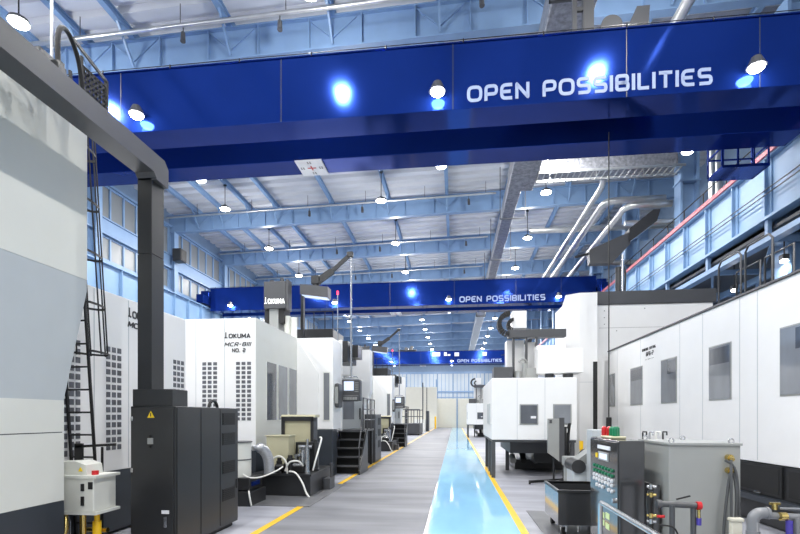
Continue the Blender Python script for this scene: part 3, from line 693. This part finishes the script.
M().tube(spline([(-4.3, 4.88, .52), (-4.25, 4.8, .3), (-4.4, 4.78, .15), (-4.5, 4.9, .1)]), .025, 8).cyl((-4.15, 4.95, .15), (-4.15, 4.95, .5), .035, n=10).cyl((-4.2, 5.08, .3), (-3.95, 5.08, .3), .03, n=10).build('valve_pipe', BRASS, t)
M().tube([(-4.32, 4.8, .98), (-4.45, 4.75, .8), (-4.5, 4.75, .72)], .03, 8).build('handle', BLACK, t)
# small shelf arm behind
t = M().beam((-4.5, 5.245, 1.24), (-3.98, 5.245, 1.27), .03, .03).beam((-4.15, 5.245, 1.24), (-4.15, 5.245, 0), .02, .02)
t.box(-4.5, -4.4, 5.23, 5.26, .97, 1.28)
tag(t.build('bracket_arm', BLACK), 'black bracket arm at the foot of the caged ladder', 'bracket')

# --- white collector drum with silver hose behind the cabinet
t = thing('mist_collector', 'white drum with silver flexible hose behind the black cabinet', 'collector', (-4.0, 8.4, 0))
M().cyl((-4.0, 8.5, .5), (-4.0, 8.5, 1.12), .24, n=28).build('drum', WARM, t)
M().cyl((-4.0, 8.5, 1.12), (-4.0, 8.5, 1.14), .26, n=28).cyl((-4.0, 8.5, .8), (-4.0, 8.5, .82), .25, n=28).build('rim', DGREY, t)
M().box(-4.4, -3.6, 8.15, 8.85, 0, .26, .01).box(-4.3, -3.65, 8.2, 8.8, .28, .5, .01).build('stand', BLACKP, t)
M().box(-3.65, -3.64, 8.3, 8.65, .34, .42).build('name_plate', CRANE, t, label='blue name plate')
M().tube(spline([(-3.8, 8.7, 1.0), (-3.68, 8.85, .98), (-3.58, 8.9, .8), (-3.55, 8.9, .5)]), [.05] * 4 + [.1] * 15, 14).build('flexible_hose', DUCTH, t)
M().tube(spline([(-3.8, 8.28, .55), (-3.65, 8.25, .5), (-3.5, 8.4, .5), (-3.42, 8.9, .55), (-3.4, 9.2, .6)]), .016, 8).tube(spline([(-3.62, 8.12, .28), (-3.55, 8.0, .2), (-3.52, 8.0, .05)]), .015, 8).build('drain_hose', HOSEW, t)

# --- coolant skid (copied farther down)
def make_skid():
    t = thing('coolant_unit', '', 'coolant unit', (-3.4, 9.8, 0), 'coolant units left of the aisle')
    M().box(-4.05, -2.86, 9.28, 11.0, .015, .43, .015).box(-4.08, -2.83, 9.25, 11.03, .41, .45).build('sump_tank', BLACKP, t)
    M().box(-3.88, -3.4, 9.55, 9.95, .55, 1.2, .015).box(-3.9, -3.38, 9.53, 9.97, 1.19, 1.21).build('beige_box', BEIGE, t)
    M().box(-3.85, -3.8, 9.6, 9.65, .45, .56).box(-3.48, -3.43, 9.6, 9.65, .45, .56).box(-3.85, -3.8, 9.85, 9.9, .45, .56).build('box_leg', BLACK, t)
    h = M().prism([(10.25, .75), (10.55, .75), (10.55, 1.62), (10.45, 1.62), (10.25, 1.5)], 'x', -3.76, -3.12).build('hopper', BEIGE, t)
    M().box(-3.8, -3.73, 10.2, 10.5, .45, 1.58).box(-3.14, -3.07, 10.2, 10.5, .45, 1.58).box(-3.8, -3.07, 10.2, 10.3, 1.5, 1.6).build('frame', BLACKP, h)
    M().prism([(10.2, 1.58), (10.6, 1.58), (10.6, 1.64), (10.3, 1.64)], 'x', -3.82, -3.05).build('hood', BEIGE, h)
    M().box(-3.4, -2.95, 9.98, 10.2, .45, 1.05).build('filter_housing', BLACKP, t)
    for i, (x, y, r, z) in enumerate(((-3.35, 9.5, .07, .75), (-3.15, 9.7, .08, .85), (-3.0, 9.5, .05, .95), (-2.95, 9.95, .05, 1.05), (-3.55, 9.42, .06, .7))):
        M().cyl((x, y, .45), (x, y, z), r, n=14).cyl((x, y, z), (x, y, z + .06), r * .7, n=14).cyl((x, y, .45), (x, y, .5), r * 1.4, n=14).build('pump', (BLACKP, STEEL, STEEL, BLACKP, BLACK)[i], t)
    M().cyl((-3.25, 9.4, .62), (-3.05, 9.4, .62), .035, n=10).cyl((-3.2, 9.42, .8), (-3.2, 9.6, .8), .035, n=10).cyl((-3.3, 9.9, .95), (-3.0, 9.9, .95), .05, n=10).cyl((-3.1, 9.85, .95), (-3.1, 9.85, 1.12), .03, n=10).build('valve', STEEL, t)
    for pts in ([(-3.7, 9.36, .45), (-3.66, 9.34, .72), (-3.5, 9.32, .8), (-3.38, 9.34, .68), (-3.36, 9.36, .45)], [(-3.4, 9.35, .5), (-3.3, 9.32, .68), (-3.12, 9.34, .7), (-3.05, 9.4, .6)],
                [(-3.3, 9.3, .5), (-3.15, 9.26, .47), (-3.0, 9.2, .3), (-2.9, 9.15, .1), (-2.82, 9.1, .02)], [(-2.9, 10.1, 1.15), (-2.84, 10.0, 1.1), (-2.9, 9.8, .7), (-2.95, 9.75, .47)]):
        M().tube(spline(pts), .019, 8).build('hose', HOSEW, t)
    M().cyl((-2.75, 10.5, 0), (-2.75, 10.5, .5), .03, n=10).cyl((-2.75, 10.5, .5), (-2.75, 10.5, .56), .045, n=10).box(-2.85, -2.7, 10.2, 10.6, 0, .25).build('float_post', DGREY, t)
    M().box(-3.3, -3.05, 9.45, 9.65, .45, .62, .02).box(-3.45, -3.32, 9.4, 9.5, .45, .66, .02).cyl((-3.6, 9.36, .58), (-3.42, 9.36, .58), .06, n=12).build('motor', BLACK, t)
    M().cyl((-3.28, 9.9, .7), (-3.28, 9.9, 1.0), .04, n=10).cyl((-3.2, 9.86, .6), (-3.2, 9.86, .9), .03, n=10).cyl((-3.32, 9.82, .75), (-3.12, 9.82, .75), .03, n=10).cyl((-3.36, 9.88, .62), (-3.36, 9.88, .8), .05, n=12).build('fittings', STEEL, t)
    return t
sk = make_skid(); sk['label'] = 'coolant unit with beige box and white hoses on black sump, nearer one'
dup(sk, 0, 12.5, 0, 'coolant unit in front of the farther left machine')
tag(M().box(-4.6, -2.56, 8.25, 11.1, 0, .012).build('floor_plate', PLATE), 'grey steel floor plate under the nearer coolant unit', 'floor plate')
# far clutter on the left
t = thing('rail_stand', 'railed work platform far down the left side before the partition', 'platform', (-3.6, 43, 0))
M().box(-4.6, -3.0, 41, 45, .1, 1.0).build('base_box', DGREY, t)
q = M()
for x in (-4.6, -4.1, -3.5, -3.0):
    for y in (41, 45): q.cyl((x, y, 1.0), (x, y, 2.2), .04, n=6)
for y in (41, 45):
    for z in (1.6, 2.2): q.tube([(-4.6, y, z), (-3.0, y, z)], .04, 6)
q.build('railing', DGREY, t)
for x in (-4.5, -3.1):
    for y in (41.1, 44.9): M().box(x - .06, x + .06, y - .06, y + .06, 0, .1).build('foot', BLACK, t)
t = thing('tool_cabinet', 'white and black cabinet at the far left end of the yellow line', 'cabinet', (-3.2, 52, 0))
M().box(-4.2, -3.1, 50, 52, 0, 1.3).build('body', WARM, t); M().box(-3.1, -2.8, 51.5, 53, 0, 2.2).build('side_unit', DBASE, t)
M().cyl((-3.4, 51, 1.3), (-3.4, 51, 5.2), .06, n=8).build('pole', DGREY, t)
tag(M().cyl((-2.55, 63, 0), (-2.55, 63, 1.5), .12, n=12).dome((-2.55, 63, 1.5), .12).build('bollard', YELLOW), 'yellow bollard at the far end of the left aisle line', 'bollard')

# ================================================================== RIGHT SIDE
def make_right_machine():
    t = thing('machining_center', '', 'machine', (2.4, 14, 0), 'white machines right of the aisle')
    M().box(.95, 3.1, 12.7, 16.5, .99, 2.6, .02).build('enclosure', WHITE, t)
    k = M()
    for x in (1.6, 2.3): k.box(x - .005, x + .005, 12.697, 12.7, 1.0, 2.58)
    k.build('seam', GREYP, t)
    for x0, x1, g in ((1.66, 2.13, 0), (2.5, 2.96, 1)):
        f = M().box(x0, x1, 12.68, 12.7, 1.39, 1.92, .03).build('window_frame', LGREY, t)
        w = M().box(x0 + .03, x1 - .03, 12.672, 12.685, 1.42, 1.89, .02).build('window_pane', GLASSG if g else GLASSD, f)
        if not g: M().box(x0 + .28, x1 - .06, 12.668, 12.673, 1.55, 1.61).build('sticker', PAPER, w)
    M().box(.93, .95, 13.2, 14.2, 1.4, 1.95).build('side_window', GREYP, t)
    M().box(.97, 3.08, 12.74, 16.4, .93, .99).box(1.5, 3.0, 13.4, 16.2, .6, .95).build('under_frame', DGREY, t)
    for x, y in ((1.0, 12.78), (1.0, 13.3), (1.02, 14.2), (1.02, 15.6), (1.55, 14.6), (3.0, 12.8), (3.0, 15.6)):
        M().box(x - .05, x + .05, y - .05, y + .05, 0, .94).build('leg', DGREY, t)
    M().box(1.8, 4.6, 14.8, 17.4, .01, .3).box(2.2, 3.2, 13.8, 17, .3, .6, .01).build('bed', BLACKP, t)
    for x, z in ((1.7, .32), (2.0, .42), (2.35, .36), (2.6, .45)): M().cyl((x, 14.4, .3), (x, 14.7, z + .1), .09, n=12).build('under_motor', LGREY if z < .4 else BLACK, t)
    # cross rail, cable carrier, head covers
    M().box(1.5, 3.1, 13.9, 14.2, 3.84, 4.07, .01).build('cross_tray', DGREY, t)
    q = M(); n = 14
    for i in range(n):
        a0 = PI * .5 + PI * i / n; a1 = PI * .5 + PI * (i + .8) / n; cx, cz = 1.56, 4.25
        q.prism([(cx + r * math.cos(a), cz + r * math.sin(a)) for r, a in ((.36, a0), (.36, a1), (.24, a1), (.24, a0))], 'y', 13.9, 14.2)
    q.build('cable_carrier', BLACK, t)
    q = M()
    for i in range(8):
        a0 = PI * .5 + PI * i / 8; a1 = PI * .5 + PI * (i + .8) / 8
        q.prism([(1.66 + r * math.cos(a), 4.22 + r * math.sin(a)) for r, a in ((.19, a0), (.19, a1), (.1, a1), (.1, a0))], 'y', 13.92, 14.18)
    q.build('inner_carrier', BLACK, t)
    M().box(1.63, 2.03, 14.0, 14.5, 4.12, 4.62, .01).box(1.5, 2.0, 14.3, 14.8, 2.6, 3.82).box(2.05, 2.3, 14.25, 14.7, 2.6, 3.75).build('ram_cover', WHITE, t)
    for x in (1.66, 2.02, 2.3): M().box(x - .03, x + .03, 13.95, 14.1, 2.6, 3.85).build('ram_rod', DGREY, t)
    M().box(1.08, 1.6, 13.6, 14.3, 2.6, 2.98, .01).build('motor_box', DGREY, t)
    M().cyl((1.75, 13.8, 2.6), (1.75, 13.8, 2.88), .1, n=14).cyl((1.95, 13.8, 2.6), (1.95, 13.8, 3.1), .07, n=14).tube(arc((1.9, 13.85, 3.12), .1, 0, PI, 8), .03, 8).box(1.98, 2.28, 13.7, 14.0, 2.6, 2.95).build('head_fittings', LGREY, t)
    M().box(2.24, 3.42, 13.35, 14.1, 2.78, 3.44, .015).box(2.24, 2.75, 13.6, 14.1, 3.44, 3.56, .01).build('head_cover', WHITE, t)
    M().cyl((2.6, 13.7, 2.6), (2.6, 13.7, 2.8), .12, n=14).cyl((3.1, 13.7, 2.6), (3.1, 13.7, 2.8), .14, n=14).build('spindle', DGREY, t)
    # column and gantry box
    M().prism([(3.28, 14.8), (3.62, 14.55), (4.12, 14.55), (4.12, 16.3), (3.28, 16.3)], 'z', .3, 5.0).prism([(3.28, 14.8), (3.62, 14.55), (4.12, 14.55), (4.12, 16.3), (3.5, 16.3)], 'z', 5.0, 5.22).build('column', WHITE, t)
    M().box(3.62, 4.12, 14.547, 14.55, 2.6, 2.61).build('seam', GREYP, t)
    M().box(4.0, 4.12, 14.54, 14.56, 1.2, 3.2).build('column_slot', BLACK, t)
    M().box(4.12, 7.5, 15.0, 16.5, .3, 4.95, .01).build('gantry_cover', WHITE, t)
    M().box(4.1, 7.58, 14.95, 16.55, 4.95, 5.34, .01).build('gantry_cap', DGREY, t)
    k = M().box(4.3, 7.3, 14.997, 15.0, 4.25, 4.26)
    for x, z in ((4.45, 4.75), (4.45, 4.55), (4.45, 4.35), (5.6, 4.8), (4.8, 4.15)): k.box(x - .015, x + .015, 14.99, 15.0, z, z + .03)
    k.build('gantry_seam', LGREY, t)
    # jib arm
    M().cyl((5.1, 15.4, 5.34), (5.1, 15.4, 6.55), .05, n=12).build('jib_post', STEEL, t)
    M().cyl((5.02, 15.5, 5.34), (5.02, 15.5, 6.2), .1, n=12).tube(spline([(5.15, 15.5, 6.3), (5.22, 15.5, 6.0), (5.2, 15.5, 5.34)]), .03, 8).build('jib_column', BLACKP, t)
    M().prism([(4.1, 6.72), (4.12, 6.3), (4.78, 6.3), (5.3, 6.85), (5.3, 7.22), (5.05, 7.12)], 'y', 15.3, 15.6).build('jib_arm', DGREY, t)
    M().prism([(5.25, 6.9), (6.05, 7.5), (6.15, 7.85), (5.95, 7.85), (5.25, 7.3)], 'y', 15.25, 15.65).build('jib_bracket', BLACKP, t)
    M().beam((4.15, 15.45, 6.65), (3.7, 15.45, 6.55), .06, .06).build('jib_tip', BLACK, t)
    return t
rm = make_right_machine(); rm['label'] = 'white raised machine on dark legs right of the blue walkway, nearer one'
rm2 = dup(rm, 0, 24, 0, 'white raised machine farther down the right of the walkway')
# pendant panel on a stand
t = thing('operator_pendant', 'grey operating panel on thin stand before the nearer raised machine', 'control panel', (2.5, 12.0, 0))
M().prism([(2.24, .72), (2.5, .52), (2.5, 1.55), (2.24, 1.55)], 'y', 11.95, 12.08).build('panel', LGREY, t)
M().box(2.5, 2.62, 11.94, 12.1, .5, 1.57).build('back_box', DGREY, t)
M().box(2.27, 2.33, 11.94, 11.95, 1.44, 1.52).build('switch', DGREY, t)
M().cyl((2.4, 12.1, .03), (2.4, 12.1, .75), .025, n=8).cyl((2.66, 12.1, .03), (2.66, 12.1, 1.35), .05, n=10).build('post', BLACKP, t)
M().beam((2.1, 11.2, .06), (2.7, 12.15, .06), .07, .06).beam((1.75, 11.6, .06), (2.7, 12.1, .06), .07, .06).build('foot', BLACK, t)
for x, y in ((2.1, 11.2), (1.75, 11.6), (2.7, 12.12)): M().cyl((x - .02, y, .04), (x + .02, y, .04), .04, n=12).build('caster', BLACK, t)
tag(M().tube(spline([(2.76, 12.2, 1.3), (2.8, 12.2, 1.42), (2.8, 12.3, 1.2), (2.78, 12.3, .8)]), .035, 8).cyl((2.78, 12.3, 0), (2.78, 12.3, 1.2), .04, n=8).build('hose_stand', BLACK), 'black hose stand just behind the grey operating panel', 'hose')

# chip conveyor / pump behind the bin
t = thing('chip_conveyor', 'slanted grey chip conveyor behind the dark bin', 'conveyor', (2.7, 9.6, 0))
M().beam((2.3, 9.6, .65), (2.95, 9.6, 1.15), .4, .2).build('trough', LGREY, t)
M().box(2.65, 2.95, 9.4, 9.85, 0, .75).build('stand', DGREY, t)
M().box(2.2, 2.5, 9.35, 9.85, .3, .7, .03).build('discharge_head', GREYP, t)
M().cyl((2.3, 9.3, .66), (2.3, 9.9, .66), .13, n=18).build('drive_drum', BLACKP, t)
M().box(2.28, 2.42, 9.45, 9.75, 0, .31).build('foot', DGREY, t)
M().box(2.44, 2.8, 8.9, 9.3, 0, 1.36, .01).build('cover', GREYP, t)
t = thing('coolant_pump', 'small pale pump with yellow green tag behind the dark bin', 'pump', (2.45, 10.6, 0))
M().cyl((2.45, 10.6, 0), (2.45, 10.6, .55), .14, n=16).box(2.3, 2.6, 10.45, 10.75, .55, .75, .02).build('body', LGREY, t)
M().box(2.64, 2.7, 10.55, 10.65, .9, 1.08).cyl((2.67, 10.6, 0), (2.67, 10.6, 1.0), .03, n=8).build('valve_head', YELLOW, t)
M().tube(spline([(2.55, 10.5, .7), (2.7, 10.45, .9), (2.9, 10.5, .7), (2.95, 10.6, .4)]), .03, 8).build('hose', BLACK, t)

# dark wheeled bin and its mat
t = thing('wheeled_bin', 'dark glossy open topped bin on casters by the walkway', 'bin', (1.75, 7.0, 0))
x0, x1, y0, y1, z0, z1, th = 1.35, 2.05, 6.52, 7.45, .17, .62, .02
m = M().box(x0, x1, y0, y0 + th, z0, z1).box(x0, x1, y1 - th, y1, z0, z1).box(x0, x0 + th, y0 + th, y1 - th, z0, z1).box(x1 - th, x1, y0 + th, y1 - th, z0, z1).box(x0 + th, x1 - th, y0 + th, y1 - th, z0, z0 + .02)
m.build('box', GLOSSD, t)
M().box(x0 - .012, x1 + .012, y0 - .012, y0 + th, z1 - .02, z1 + .012).box(x0 - .012, x1 + .012, y1 - th, y1 + .012, z1 - .02, z1 + .012).box(x0 - .012, x0 + th, y0 + th, y1 - th, z1 - .02, z1 + .012).box(x1 - th, x1 + .012, y0 + th, y1 - th, z1 - .02, z1 + .012).build('rim', BLACKP, t)
for x in (x0 + .09, x1 - .09):
    for y in (y0 + .12, y1 - .12):
        c = M().cyl((x - .025, y, .075), (x + .025, y, .075), .06, n=18).build('caster', BLACK, t)
        M().box(x - .035, x + .035, y - .03, y + .03, .12, .17).box(x - .035, x - .027, y - .02, y + .02, .07, .13).box(x + .027, x + .035, y - .02, y + .02, .07, .13).build('fork', STEEL, c)
M().cyl((x0 + .1, y0 - .02, z0 - .08), (x0 + .1, y0 - .02, z0), .012, n=8).cyl((x0 + .25, y0 - .02, z0 - .08), (x0 + .25, y0 - .02, z0), .012, n=8).build('stop_pin', STEEL, t)
tag(M().box(1.2, 2.6, 6.3, 8.3, 0, .012).build('floor_mat', PLATE), 'grey floor plate under the wheeled bin', 'floor plate')

# control cabinet
t = thing('control_cabinet', 'dark control cabinet with green buttons and beacon cluster, right foreground', 'control cabinet', (1.75, 5.45, 0))
M().box(1.61, 1.85, 4.95, 5.95, .05, 1.36, .008).build('body', GLOSSD, t)
M().box(1.64, 1.82, 5.0, 5.9, 0, .05).build('plinth', BLACK, t)
d = M().box(1.6, 1.612, 4.97, 5.93, .08, 1.34, .004).build('door', GLOSSD, t)
M().box(1.592, 1.602, 5.2, 5.62, 1.245, 1.285).build('name_plate', PAPER, d)
f = M().box(1.588, 1.602, 5.24, 5.58, 1.125, 1.215).build('display_frame', LGREY, d); M().box(1.584, 1.59, 5.27, 5.52, 1.14, 1.2).build('display', SCREEN, f)
M().box(1.588, 1.602, 5.62, 5.68, 1.14, 1.19).build('key_switch', WARNY, d)
GSTK = mat('pale_green_sticker', (205, 222, 160), .5)
for j, (z, mt, n) in enumerate(((1.045, GREEN, 7), (.99, GREEN, 7), (.94, PAPER, 7), (.895, PAPER, 7), (.835, PAPER, 6))):
    for i in range(n):
        y = 5.12 + i * .105
        if j == 4 and i == 2: continue
        M().cyl((1.602, y, z), (1.582, y, z), .019, n=10).build('push_button', mt, d, label='green button' if mt is GREEN else 'white button')
M().cyl((1.602, 5.06, .75), (1.575, 5.06, .75), .025, n=12).build('door_lock', STEEL, d)
for y, z in ((5.45, .53), (5.28, .55), (5.45, .45), (5.28, .44)): M().box(1.596, 1.601, y - .06, y + .06, z - .03, z + .03).build('sticker', GSTK, d)
b = M().box(1.64, 1.8, 5.3, 5.68, 1.36, 1.39, .015).build('beacon_base', BEIGE, t)
for i, (x, y) in enumerate(((1.665, 5.62), (1.7, 5.55), (1.7, 5.47), (1.735, 5.41), (1.7, 5.36))):
    M().cyl((x, y, 1.39), (x, y, 1.465), .028, n=14).dome((x, y, 1.465), .028).build('beacon', RED if i < 2 else GREEN, b, label='red beacon' if i < 2 else 'green beacon')
# hose rack rods behind
t = thing('rod_rack', 'row of thin hooked rods between control cabinet and grey tank', 'rods', (2.35, 6.0, 0))
for i in range(4):
    x = 2.2 + i * .075; M().tube([(x, 5.95, .05), (x, 5.95, 1.4), (x, 5.95, 1.42), (x + .035, 5.93, 1.42), (x + .035, 5.93, 1.38)], .01, 6).build('rod', (BLACK, STEEL, HOSEW, BLACK)[i], t)
M().box(2.15, 2.5, 5.9, 6.0, 0, .05).build('base', BLACK, t)

# grey tank cabinet
t = thing('coolant_tank', 'large light grey steel tank cabinet in right foreground', 'tank', (2.35, 5.1, 0))
M().box(2.0, 2.63, 4.78, 5.5, .05, 1.33, .006).build('body', LGREY, t)
M().box(1.99, 2.64, 4.765, 5.51, 1.33, 1.352).build('lid', LGREY, t)
M().box(2.03, 2.6, 4.82, 5.46, 0, .05).build('plinth', BLACK, t)
for x, y in ((2.04, 4.82), (2.57, 4.82), (2.4, 5.4), (2.04, 5.45)): M().tube(arc((x, y, 1.37), .022, 0, 2 * PI, 12)[:-1], .007, 6, True).build('lifting_eye', STEEL, t)
for z in (1.22, 1.1): M().cyl((2.52, 4.78, z), (2.52, 4.73, z), .03, n=14).cyl((2.52, 4.73, z), (2.52, 4.7, z - .015), .02, n=12).build('fitting', BRASS, t, label='brass hose fitting')
for pts in ([(2.460, 4.71, 1.2), (2.540, 4.69, 1.1), (2.570, 4.69, .7), (2.600, 4.68, .3)], [(2.510, 4.71, 1.09), (2.480, 4.69, 1.0), (2.440, 4.69, .6), (2.430, 4.68, .2)], [(2.530, 4.71, 1.09), (2.540, 4.68, .9), (2.530, 4.68, .5), (2.540, 4.68, .2)], [(2.510, 4.71, 1.2), (2.490, 4.67, 1.0), (2.490, 4.67, .5), (2.490, 4.67, .2)]):
    M().tube(spline(pts), .0125, 8).build('hose', HOSEG, t)
M().box(2.46, 2.55, 4.6, 4.66, .1, .66, .01).box(2.45, 2.56, 4.59, 4.66, .66, .69, .006).build('terminal_box', CREAM, t)
# valve manifold
t = thing('valve_manifold', 'grey pipe manifold with red cap and brass valves before grey tank', 'manifold', (1.95, 4.3, 0))
M().tube([(1.74, 4.35, .85), (2.02, 4.3, .85)], .026, 14).cyl((1.72, 4.35, .85), (1.76, 4.35, .85), .036, n=14).build('header_pipe', DGREY, t)
M().cyl((2.02, 4.3, .85), (2.055, 4.3, .85), .034, n=14).build('end_cap', RED, t, label='red end cap')
for x in (1.83, 2.0): M().cyl((x, 4.31, 0), (x, 4.31, .85), .022, n=12).build('pipe_leg', DGREY, t)
M().tube(spline([(1.69, 4.4, .95), (1.68, 4.4, .85), (1.69, 4.4, .6), (1.68, 4.4, .0)]), .022, 10).build('riser', BLACK, t)
for z, mt in ((.99, STEEL), (.92, BRASS), (.74, BRASS), (.69, STEEL), (.6, STEEL)): M().cyl((1.66, 4.4, z), (1.73, 4.38, z), .013, n=10).cyl((1.69, 4.39, z - .02), (1.69, 4.39, z + .02), .018, n=10).build('valve', mt, t)
M().cyl((1.73, 4.36, .74), (1.79, 4.36, .74), .013, n=8).build('handle', RED, t)
M().cyl((2.03, 4.28, .69), (2.03, 4.28, .75), .019, n=10).build('gauge', VIOLET, t); M().cyl((2.03, 4.28, .75), (2.03, 4.28, .82), .013, n=10).build('valve', BRASS, t)
M().tube(spline([(1.72, 4.3, .68), (1.82, 4.27, .67), (1.86, 4.26, .6)]), .008, 6).beam((1.86, 4.3, .9), (1.97, 4.3, .93), .012, .012).build('lever', BLACK, t)
tag(M().box(1.91, 1.97, 4.9, 5.13, .02, .94, .004).box(1.9, 1.98, 4.88, 5.15, 0, .02).build('splash_panel', GLOSSD), 'upright dark glossy splash panel left of the grey tank', 'panel')
# PVC elbow at the lower right
t = thing('pipe_elbow', 'thick grey pvc elbow pipe with brass valve at lower right', 'pipe', (2.55, 4.3, 0))
M().tube([(2.49, 4.35, 0), (2.49, 4.35, .72)] + arc((2.56, 4.35, .72), .07, PI, PI / 2, 6) + [(2.59, 4.35, .79)], .046, 16).build('elbow', PVC, t)
M().cyl((2.59, 4.35, .79), (2.61, 4.35, .79), .052, n=16).cyl((2.49, 4.35, .6), (2.49, 4.35, .64), .052, n=16).cyl((2.62, 4.35, .77), (2.9, 4.35, .76), .028, n=12).build('coupling', PVC, t)
M().cyl((2.68, 4.32, .77), (2.73, 4.32, .77), .035, n=12).cyl((2.66, 4.35, .82), (2.66, 4.35, .87), .022, n=10).box(2.62, 2.7, 4.34, 4.36, .86, .88).build('valve', BRASS, t)
M().cyl((2.74, 4.3, .6), (2.74, 4.3, .74), .026, n=10).build('gauge', VIOLET, t)
M().tube([(2.7, 4.35, .83), (2.95, 4.35, .83)], .01, 8).cyl((2.82, 4.33, 0), (2.82, 4.33, .76), .024, n=10).build('branch_pipe', PVC, t)
# guard rail in the foreground
t = thing('guard_rail', 'steel tube guard rail in front of the control cabinet', 'railing', (1.3, 3.9, 0))
M().tube([(1.3, 4.5, .02), (1.3, 4.5, .8), (1.3, 4.46, .83), (1.3, 1.6, .83)], .022, 12).build('tube_rail', STEEL, t)
M().cyl((1.3, 2.9, .02), (1.3, 2.9, .83), .02, n=12).build('post', STEEL, t)
for y in (4.5, 2.9): M().box(1.24, 1.36, y - .06, y + .06, 0, .02).build('foot_plate', DGREY, t)

# --- long white enclosure along the right edge
t = thing('machine_enclosure', 'long white machine enclosure with square windows along the right edge', 'machine', (6, 9, 0))
X = 4.5
M().box(X, 8.2, -1, 14.75, .92, 3.5, .01).build('cover', WHITE, t)
M().box(X - .03, 8.2, -1, 14.78, 3.5, 3.53).build('roof_edge', DGREY, t)
seams_x(M(), X, (14.0, 12.3, 10.25, 9.35, 8.2, 7.75, 6.2, 5.0), .95, 3.48, -1).build('seam', GREYP, t)
for i, (y0, y1) in enumerate(((14.2, 14.62), (12.2, 12.95), (10.4, 11.1), (8.45, 9.1), (6.45, 7.22), (4.4, 5.4))):
    f = M().box(X - .01, X, y0 - .02, y1 + .02, 1.88, 2.83).build('window_frame', LGREY, t)
    M().box(X - .016, X - .01, y0, y1, 1.9, 2.81).build('window_pane', GLASSG, f)
    M().box(X - .017, X - .01, y0 + .02, y1 - (.02 if i % 2 else .3), 2.5, 2.78).build('window_blind', GLASSD, f)  # dark strip painted over the upper pane as the darker interior behind it
k = M(); lettering(k, 'GENERAL CUTTING', (X, 12.2, 3.16), (0, -1, 0), (0, 0, 1), .065, .24, .4, .78); k.build('lettering', INK, t); k = M(); lettering(k, 'GFG-2', (X, 11.97, 3.02), (0, -1, 0), (0, 0, 1), .1, .26, .4, .42, .2); k.build('lettering', INK, t); k = M(); lettering(k, '-- ---- ---', (X, 12.0, 2.92), (0, -1, 0), (0, 0, 1), .05, .3, .3, .5)
k.build('lettering', INK, t)
M().box(X + .02, 8.2, -1, 14.7, .02, .92).box(X + .1, 8.1, -.9, 14.6, 0, .02).build('base', BLACKP, t)
for y0, y1 in ((8.3, 9.6), (7.2, 8.2), (6.1, 7.1), (5.0, 6.0)):
    f = M().box(X - .01, X + .02, y0, y1, .46, .9).build('access_panel', BLACKP, t)
    M().box(X - .016, X - .01, y0 + .05, y1 - .05, .5, .86).build('dark_pane', GLASSD if False else BLACK, f)
    M().box(X - .04, X - .016, (y0 + y1) / 2 - .08, (y0 + y1) / 2 + .08, .47, .485).build('handle', STEEL, f)
M().box(X - .12, X + .02, 3, 10, .36, .44).build('ledge', DBASE, t)
for i, y in enumerate((9.0, 8.2)):
    tag(M().tube([(4.75, y + .3, 3.53), (4.75, y + .3, 4.3), (4.75, y + .22, 4.38), (4.75, y - .3, 4.38), (4.75, y - .38, 4.3), (4.75, y - .38, 3.53)], .017, 8).tube([(5.05, y + .3, 3.53), (5.05, y + .3, 4.2), (5.05, y - .38, 4.2), (5.05, y - .38, 3.53)], .017, 8).build('pipe_hoop', DGREY),
        ['dark bent pipe hoops on the long enclosure roof, farther pair', 'dark bent pipe hoops on the long enclosure roof, nearer pair'][i], 'pipe', 'pipe hoops on the enclosure roof')

# ================================================================== WORLD, CAMERA, COLOUR
wd = bpy.data.worlds.new('world'); bpy.context.scene.world = wd; wd.use_nodes = True
bg = wd.node_tree.nodes['Background']; bg.inputs['Color'].default_value = (.92, .96, 1, 1); bg.inputs['Strength'].default_value = 1.
cam = bpy.data.cameras.new('camera'); co = bpy.data.objects.new('camera', cam); C.objects.link(co)
co.location = (0, 0, 1.6); co.rotation_euler = (PI / 2, 0, math.atan(55 / 480)); cam.sensor_width = 36; cam.lens = 36 * 480 / 800; cam.shift_y = (416.5 - 267) / 800; cam.clip_end = 300
sc = bpy.context.scene; sc.camera = co
vs_ = sc.view_settings; vs_.view_transform = 'Standard'; vs_.look = 'None'; vs_.gamma = 1; vs_.use_curve_mapping = False; vs_.exposure = .15
sc.cycles.use_denoising = True; sc.cycles.max_bounces = 8; sc.cycles.diffuse_bounces = 5; sc.cycles.sample_clamp_indirect = 6; sc.cycles.sample_clamp_direct = 30
